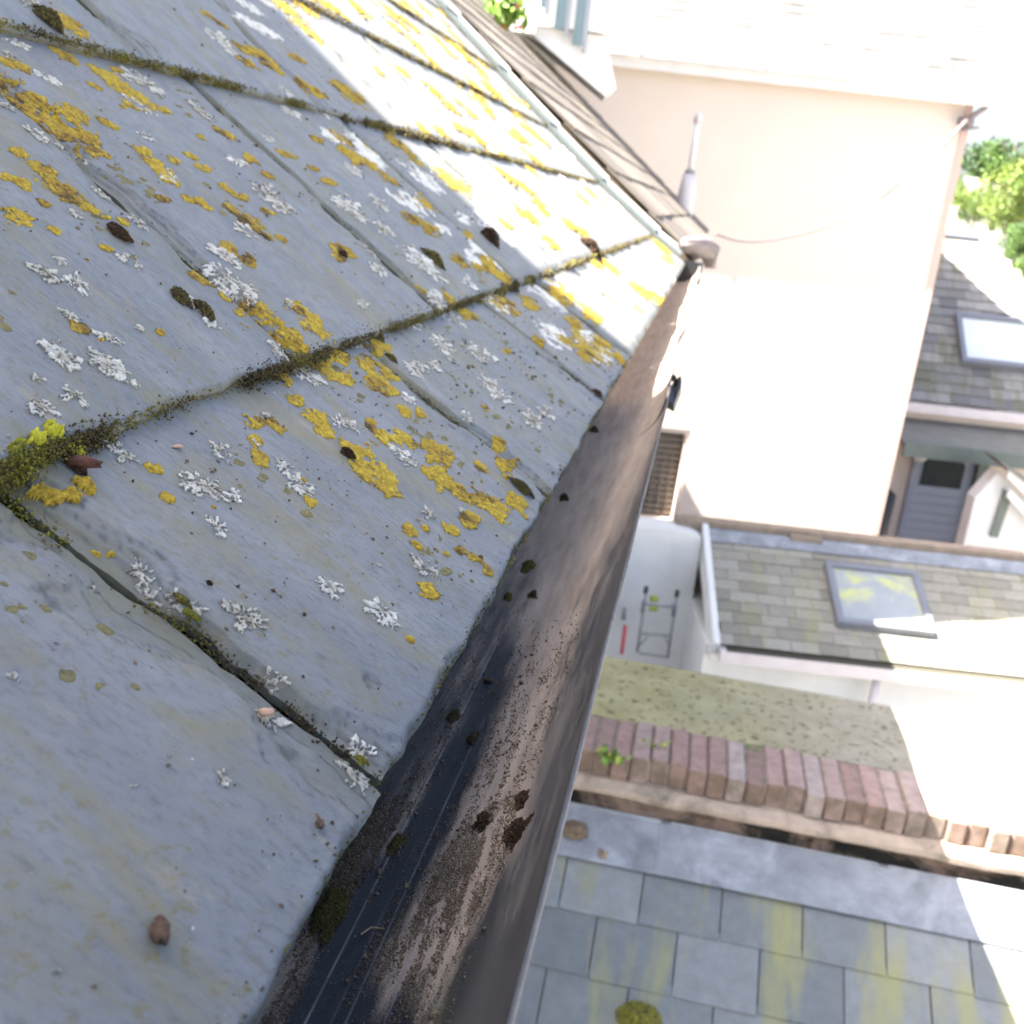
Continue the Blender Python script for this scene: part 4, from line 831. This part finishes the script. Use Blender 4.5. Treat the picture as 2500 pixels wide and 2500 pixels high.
px_, _ = wzp(2143, 1690, 7.6); MB().tube([W(px_, dE-.03, zEv-.12), W(px_, dE-.03, -5.8)], .035, 10).build('downpipe', M['white_pvc'], ob, True)
# lead at the head of the roof and brick upstand
fl_ = MB()
for i in range(6): x0 = oa0+i*.78; fl_.box(W(x0, dT, zTp)+un*(.014+.002*(i % 2))-up_*.17, hh*min(.80, oa1-x0), up_*.17, un*.004)
fl_.build('lead_flashing', M['lead'], ob)
M['sandbrick'] = mat_simple('sandy_brick', (.27, .215, .165), .9, .3, 9, .4, .006)
MB().wb(oa0-.3, oa1, dT+.02, dT+.16, -5.8, zTp+.07).build('brick_upstand', M['sandbrick'], ob)
MB().wb(2.55, 2.83, dT-.06, dT+.02, zTp-.02, zTp+.04).build('brick_pad', M['sandbrick'], ob)
skl = MB()
def onmid(px, py):
    r = ray(px, py); P0 = W(0, dE, zEv); t = P0.dot(un)/r.dot(un); P = r*t; return P.dot(hh), (P-P0).dot(up_)
s0 = onmid(2010, 1385); s1_ = onmid(2225, 1408); s2_ = onmid(2050, 1535); 
sx0, sx1, su0, su1 = (s0[0]+s2_[0])/2-.02, (s0[0]+s2_[0])/2+.80, s2_[1], s0[1]
def mb_on(a0, a1, u0, u1, h0, h1): return (W(0, dE, zEv)+hh*a0+up_*u0+un*h0, hh*(a1-a0), up_*(u1-u0), un*(h1-h0))
swn = MB(); t_ = .055
for q in ((sx0, sx0+t_, su0, su1), (sx1-t_, sx1, su0, su1), (sx0+t_, sx1-t_, su1-t_, su1), (sx0+t_, sx1-t_, su0, su0+t_)): swn.box(*mb_on(*q, .0, .085))
so_ = swn.build('roof_window', M['grey_frame'], ob)
MB().box(*mb_on(sx0+t_-.005, sx1-t_+.005, su0+t_-.005, su1-t_+.005, .02, .06)).build('pane', M['mossglass'], so_)


# ------------------------------------------------------------------ parapet wall with brick coping
pw = thing('parapet_wall', 'wall topped by brick-on-edge coping and a mossy sloping top', 'wall', (.8, 2.9, -5.8))
px0, px1 = -.5, 2.2
MB().xb(px0, px1, 2.942, 3.40, -5.8, -1.556).build('mossy_top', M['slab'], pw)
bk = MB(); x = px0; i = 0
while x < px1:
    w_ = .050; t = .62+rng.uniform(-.3, .38) ; dz = rng.uniform(-.007, .006); dy = rng.uniform(-.012, .010)
    bk.xb(x, x+w_, 2.715+dy, 2.94, -1.63, -1.55+dz, float(np.clip(t, 0, 1))); x += .0565; i += 1
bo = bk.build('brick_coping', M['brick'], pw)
md = bo.modifiers.new('bevel', 'BEVEL'); md.width = .006; md.segments = 2
MB().xb(px0, px1, 2.728, 2.9405, -1.66, -1.560).build('mortar_bed', M['mortar'], pw)
# lumpy rendered ledge under the bricks and stained wall face
def lumpy(name, x0, x1, prof_, mat, amp=.01, parent=None, sd=3):
    xs = np.linspace(x0, x1, 150); pr = np.array(prof_); m_ = 10; pts = []
    for i in range(len(pr)-1):
        for t in np.linspace(0, 1, m_, endpoint=False): pts.append(pr[i]*(1-t)+pr[i+1]*t)
    pts.append(pr[-1]); pts = np.array(pts); V = np.zeros((len(xs), len(pts), 3)); V[..., 0] = xs[:, None]; V[..., 1] = pts[None, :, 0]; V[..., 2] = pts[None, :, 1]
    nz = fbm(V[..., 0]*9, V[..., 1]*20+V[..., 2]*20, sd, 4)-.5; V[..., 1] += nz*amp*2; V[..., 2] += (fbm(V[..., 0]*7, V[..., 2]*15+V[..., 1]*20, sd+1, 4)-.5)*amp*2
    idx = np.arange(V[..., 0].size).reshape(V.shape[:2]); F = np.stack([idx[:-1, :-1], idx[1:, :-1], idx[1:, 1:], idx[:-1, 1:]], -1).reshape(-1, 4)
    return mk(name, V.reshape(-1, 3), F, mat, parent, True)
lumpy('rendered_ledge', px0, px1, [(2.76, -1.628), (2.705, -1.632), (2.680, -1.65), (2.685, -1.672), (2.73, -1.68)], M['prender2'], .008, pw, 4)
lumpy('wall_face', px0, px1, [(2.74, -1.665), (2.73, -1.69), (2.715, -1.71), (2.69, -1.74), (2.685, -1.80), (2.70, -5.8)], M['prender'], .010, pw, 8)
MB().xb(px0, px1, 2.78, 2.93, -5.8, -1.665).build('core', M['mortar'], pw)
hw = atz(1490, 1850, -1.56); weed(np.array((hw[0], 2.70, -1.57)), .07, 9, 7, .013, 'leafy green weed with yellowing leaves on the left end of the brick coping', .9, .45, lean=(0, -.4, 0))
hw = atz(1600, 1828, -1.55); weed(np.array((hw[0], hw[1], -1.55)), .04, 3, 4, .012, 'small flat yellow-green sprig right of the leafy weed on the bricks', 1.3, .8)
hw = atz(1838, 1835, -1.55); weed(np.array((hw[0], hw[1], -1.55)), .03, 3, 3, .010, 'tiny bright sprig alone in a brick joint of the coping', .8, .6)

# ------------------------------------------------------------------ lower slate roof at the bottom right
lo = thing('lower_roof', 'blue-grey slate lean-to roof with lead flashing below the parapet', 'roof', (.8, 2.2, -2.3))
# plane through the flashing line, pitched towards the camera
Yt, Zt = 2.68, -1.735; pl = R_(30); dl = np.array((0, -math.cos(pl), -math.sin(pl))); nl = np.array((0, -math.sin(pl), math.cos(pl)))
slates('slate_field', (px0-.0, Yt, Zt), X_, dl, px1-px0, 2.309, .222, .167, M['slate_low'], lo, .006, start=.32)
MB().box(np.array((px0, Yt, Zt))-nl*.05, X_*(px1-px0), dl*2.4, nl*.044).build('roof_deck', M['brown'], lo)
lf = MB(); x = px0; i = 0
while x < px1:
    L_ = .62; lf.box(np.array((x, Yt, Zt))+nl*(.012+.0025*(i % 2)), X_*min(L_+.03, px1-x), dl*.157, nl*.003); lf.box(np.array((x, Yt-.004, Zt+.012)), X_*min(L_+.03, px1-x), (0, .003, .010), (0, -.004, 0)); x += L_; i += 1
lf.build('lead_flashing', M['lead'], lo)
MB().xb(px0, px1, .62, 2.6, -5.8, -3.15).build('wall', M['render_w'], lo)
def onlow(px, py, up=0):
    r = ray(px, py); P0 = np.array((0, Yt, Zt)); t = P0.dot(nl)/r.dot(nl); return r*t+nl*up
def lump(name, P, r, base, n, label, mat='moss', flat=.5, size=.006):
    th = rng.uniform(0, 6.28, n); rr = r*np.sqrt(rng.random(n)); Q = P[None]+X_[None]*(rr*np.cos(th))[:, None]+dl[None]*(rr*np.sin(th)*.7)[:, None]+nl[None]*(rng.random(n)*flat*r*(1-(rr/r)**2))[:, None]
    return tag(tufts(name, Q, None, np.full(n, size), np.clip(base+rng.normal(0, .13, n), 0, 1), None, mat), label, 'moss clump' if mat == 'moss' else 'mortar lump')
lump('moss_mound', onlow(1560, 2490, .01), .055, .85, 1800, 'round yellow-green moss mound on the lower roof at the bottom edge', 'moss', .7, .005)
lump('mortar_lump', onlow(1403, 2035, .02), .035, .45, 500, 'sandy mortar lump on the flashing beside the gutter lip', 'grit', .8, .006)
lump('mortar_lump', onlow(1470, 2092, .015), .014, .8, 120, 'small pale mortar crumb at the foot of the lead flashing', 'grit', .8, .005)

# ------------------------------------------------------------------ cottage at the far right
ct = thing('cottage', 'far cottage with dark slate roof, skylight, green canopy and grey back door', 'cottage', W(7, 16, -5.8))
D = 14.0
cz = lambda px, py, dd=D: wzp(px, py, dd)
roofz0, roofz1 = -2.15, .05; dR = 16.2; ca0, ca1 = 4.6, 9.5
upc = unit(fh*(dR-D)+UP*(roofz1-roofz0)); HC = math.hypot(dR-D, roofz1-roofz0); unc = np.cross(hh, upc); unc = unc if unc[2] > 0 else -unc
def oncot(px, py): r = ray(px, py); P0 = W(0, D, roofz0); t = P0.dot(unc)/r.dot(unc); P = r*t; return float(P.dot(hh)), float((P-P0).dot(upc))
v0 = oncot(2385, 590); v1 = oncot(2500, 705)
slates('slate_field', W(ca0, D, roofz0)+upc*HC, hh, -upc, ca1-ca0, HC, .26, .17, M['slate_cot'], ct, .02, lambda x, e: x+ca0 < v0[0]+(v1[0]-v0[0])*((HC-e)-v0[1])/(v1[1]-v0[1]), .012)
MB().tube([W(ca0, D, roofz0)+upc*HC, W(v0[0], D, roofz0)+upc*HC], .09, 8).build('ridge', M['grey_frame'], ct)
def oncot(px, py): r = ray(px, py); P0 = W(0, D, roofz0); t = P0.dot(unc)/r.dot(unc); P = r*t; return float(P.dot(hh)), float((P-P0).dot(upc))
c0 = oncot(2330, 775); c1 = oncot(2345, 890)
def mc(a0, a1, u0, u1, h0, h1): return (W(0, D, roofz0)+hh*a0+upc*u0+unc*h0, hh*(a1-a0), upc*(u1-u0), unc*(h1-h0))
sw_ = MB(); A0, A1, U0, U1 = (c0[0]+c1[0])/2-.02, (c0[0]+c1[0])/2+1.35, c1[1]-.02, c0[1]+.02
for q in ((A0, A0+.07, U0, U1), (A1-.07, A1, U0, U1), (A0+.07, A1-.07, U1-.07, U1), (A0+.07, A1-.07, U0, U0+.07)): sw_.box(*mc(*q, .0, .12))
sko = sw_.build('roof_window', M['grey_frame'], ct); MB().box(*mc(A0+.065, A1-.065, U0+.065, U1-.065, .03, .08)).build('pane', M['skyglass'], sko)
MB().wb(ca0, ca1, D-.13, D-.02, roofz0-.14, roofz0-.02).build('eaves_gutter', M['white_pvc'], ct)
MB().prism([W(ca0, D+.06, -5.8), W(ca0, D+.06, roofz0-.02), W(ca0, dR+.02, roofz1-.06), W(ca0, dR+2.2, roofz0-.02), W(ca0, dR+2.2, -5.8)], hh*(v0[0]-ca0-.05)).build('wall', M['pink'], ct)
MB().wb(v0[0]-.05, ca1, D+.06, dR+2, -5.8, roofz0-.12).build('wall', M['pink'], ct)
# canopy
_, zc0 = cz(2300, 1015, 13.98); a_c0, zc1 = cz(2245, 1068, 13.3)
cn = MB(); cn.prism([W(5.05, D+.05, roofz0-.25), W(5.05, 13.35, -2.62), W(5.05, 13.35, -2.70), W(5.05, D+.05, roofz0-.33)], hh*4.2); cn.build('canopy', M['canopy'], ct)
MB().wb(5.05, 9.2, 13.30, 13.349, -2.79, -2.60).build('canopy_fascia', M['green_paint'], ct)
da0, dz0 = cz(2235, 1095, 13.97); da1, _ = cz(2384, 1097, 13.97)
dr = MB(); dr.wb(5.48, 6.32, 13.94, 14.05, -5.0, -2.78)
dro = dr.build('door', M['door'], ct)
ga0, gz1 = cz(2265, 1088, 13.93); ga1, gz0 = cz(2345, 1185, 13.93)
MB().wb(5.60, 6.18, 13.932, 13.939, gz0-.10, -2.84).build('pane', M['glass'], dro)
dl_ = MB()
for i in range(12): dl_.wb(5.52, 6.28, 13.928, 13.939, gz0-.16-i*.13, gz0-.06-i*.13)
dl_.build('lower_boards', M['door'], dro)
MB().wb(6.33, 6.47, 13.86, 14.05, -5.0, -2.78).build('door_post', M['green_paint'], ct)
lampo = thing('wall_lamp', 'white rounded bulkhead lamp at the top left corner of the grey door', 'lamp', W(5.4, 13.9, -3.0))
la, lz = cz(2248, 1098, 13.9); MB().tube([W(la, 13.93, lz+.12), W(la, 13.87, lz+.05), W(la, 13.86, lz-.10), W(la, 13.92, lz-.16)], [.05, .09, .09, .05], 10).build('lamp_body', M['white_paint'], lampo, True); MB().wb(la-.07, la+.07, 13.94, 14.05, lz-.15, lz+.13).build('back_plate', M['grey_frame'], lampo)
bin_ = MB(); ba, bz = cz(2165, 1240, 13.2); bin_.tube([W(ba-.1, 13.4, -5.2), W(ba-.1, 13.4, bz+.15), W(ba-.1, 13.4, bz+.22)], [.22, .25, .15], 12); tag(bin_.build('dark_bin', M['blackpvc'], None, True), 'dark barrel in the shaded corner between pink wall and grey door', 'barrel')
# small white porch building with sloping white bargeboards in front of the door's right side
pc = thing('white_shed', 'sunlit white shed with sloping white bargeboards and a narrow green window at the right edge', 'shed', W(6, 12.5, -5.8))
sa, sz = cz(2395, 1140, 12.6); sb2, sz2 = cz(2355, 1365, 12.6)
PD = 12.6
def QP(px, py, dd=PD): return fb_(px+40, py+14, dd)
MB().prism([QP(2395, 1140), QP(2500, 1240), QP(2700, 1440), W(cz(2700, 1440, PD)[0], PD, -5.8), W(cz(2372, 1250, PD)[0]+.0, PD, -5.8), W(cz(2372, 1250, PD)[0]+.0, PD, cz(2372, 1215, PD)[1])], fh*.25).build('wall', M['render_w'], pc)
bb = MB()
for (p0, p1, w_) in (((2425, 1125), (2540, 1235), .10), ((2425, 1180), (2560, 1320), .08)):
    A = QP(*p0, PD-.16); B = QP(*p1, PD-.16); bb.prism([A, B, B-UP*w_*1.4, A-UP*w_*1.4], fh*.05)
bb.build('bargeboard', M['white_paint'], pc)
MB().prism([QP(2395, 1105, PD-.2), QP(2420, 1130, PD-.2), QP(2640, 1300, PD-.2), QP(2640, 1270, PD-.2)], fh*.5).build('shed_roof', M['slate_cot'], pc)
wa, wz_ = cz(2408, 1190, PD-.01); MB().prism([QP(2412, 1180, PD-.03), QP(2430, 1200, PD-.03), QP(2396, 1300, PD-.03), QP(2376, 1295, PD-.03)], fh*.028).build('window', M['green_paint'], pc)

# ------------------------------------------------------------------ distant bits: white greenhouse-like house, trees, hill
dh = thing('white_bungalow', 'small bright white bungalow among the trees at the right edge', 'bungalow', W(16, 34, -4))
A_, Z_ = wzp(2370, 560, 34); B_, Z2 = wzp(2485, 520, 34)
db = MB(); db.wb(A_, B_+1, 34, 38, Z_-3, Z2+.05); db.build('wall', M['render_w'], dh)
db = MB(); db.prism([W(A_-.2, 33.8, Z2), W(B_+1.2, 33.8, Z2), W(B_+1.0, 36, Z2+.9), W(A_+.2, 36, Z2+.9)], (0, 0, .12)); db.build('roof', M['slate_top'], dh)
MB().wb(A_+.55, B_-.6, 33.97, 34.0, Z2-.62, Z2-.12).build('window', M['glass'], dh)
def tree(px, py, rpx, dd, label, tb, n=9000, sq=.9):
    c = fb_(px, py, dd); r = rpx*dd/FPX; t = thing('tree', label, 'tree', (c[0], c[1], -5.8), 'trees beyond the cottage')
    tk = MB(); base = np.array((c[0], c[1], -5.8)); tk.tube([base, base*.4+c*.6, c+UP*r*.2], [r*.12, r*.09, r*.03], 8)
    for i in range(7):
        v = unit(rng.normal(size=3)+np.array((0, 0, .4))); tk.tube([c-UP*r*.4, c+v*r*.4, c+v*r*.8], [r*.05, r*.03, r*.01], 6)
    tk.build('trunk', M['bark'], t)
    K = 34; cc = rng.normal(size=(K, 3)); cc /= np.linalg.norm(cc, axis=1)[:, None]; cc = c+cc*(r*rng.uniform(.35, .88, K))[:, None]*np.array((1, 1, sq)); tt = rng.uniform(-.25, .25, K)
    w_ = rng.integers(0, K, n); dv = rng.normal(size=(n, 3)); dv /= np.linalg.norm(dv, axis=1)[:, None]; P = cc[w_]+dv*(r*.30*rng.random(n)**.45)[:, None]
    leaves('crown', P, np.full(n, r*.045), np.clip(tb+tt[w_]+rng.normal(0, .15, n), 0, 1), 'leaf', t)
tree(2445, 440, 115, 42, 'dark green round-topped tree, highest at the right edge', .3, 12000)
tree(2500, 470, 105, 32, 'pale yellow-green tree in front of the dark tree', .95)
tree(2385, 500, 55, 34, 'bright green low tree beside the pink house corner', .8, 6000)
tree(2345, 545, 45, 38, 'small yellow-green tree just above the cottage ridge', .85, 4000)
tree(2490, 590, 62, 24, 'dense mid-green tree right behind the cottage verge', .4, 7000)
tree(2520, 680, 70, 20, 'leafy shrub-like tree below the white bungalow', .5, 6000)
tree(2330, 470, 45, 60, 'hazy pale tree low behind the pink house corner', .6, 4000)
# hill & ground
gm = MB(); gm.add([(-120, -60, -5.8), (160, -60, -5.8), (160, 200, -5.8), (-120, 200, -5.8)], [(0, 1, 2, 3)]); g = gm.build('ground', M['ground']); g['kind'] = 'structure'
M['hill'] = mat_simple('green_hillside', (.07, .11, .03), .95, .5, .35, .4, .05)
xs = np.linspace(-60, 130, 60); ys = np.linspace(45, 130, 30); Xg, Yg = np.meshgrid(xs, ys, indexing='ij'); Zg = -5.9+sst(Yg, 45, 120)*8*(.6+.6*fbm(Xg*.02, Yg*.02, 9)); idx = np.arange(Xg.size).reshape(Xg.shape)
hl = mk('hill', np.stack([Xg, Yg, Zg], -1).reshape(-1, 3), np.stack([idx[:-1, :-1], idx[1:, :-1], idx[1:, 1:], idx[:-1, 1:]], -1).reshape(-1, 4), M['hill'], None, True); hl['kind'] = 'structure'

# ------------------------------------------------------------------ unseen gable behind the camera, added and shaped to shade the near slates
YC = -.16; kk = (1.14-YC)/.226
T0 = E0+np.array((-.63, 0, 1.0))*kk; pg = R_(38)
gb = thing('added_shade_gable', 'unseen white gable added behind the camera to cast the shade over the near slates', 'shade caster', (-3, YC, -5.8))
G0 = T0+np.array((math.cos(pg), 0, -math.sin(pg)))*4.6; G1 = T0+np.array((-math.cos(pg), 0, math.sin(pg)))*6.0
MB().prism([(G1[0], YC, -5.8), (G0[0], YC, -5.8), (G0[0], YC, G0[2]), (G1[0], YC, G1[2])], (0, -.3, 0)).build('wall', M['render_w'], gb)
gc = MB(); gc.box((G1[0], YC-.32, G1[2]), G0-G1, (0, .34, 0), (0, 0, .04)); gc.build('coping', M['mortar'], gb)
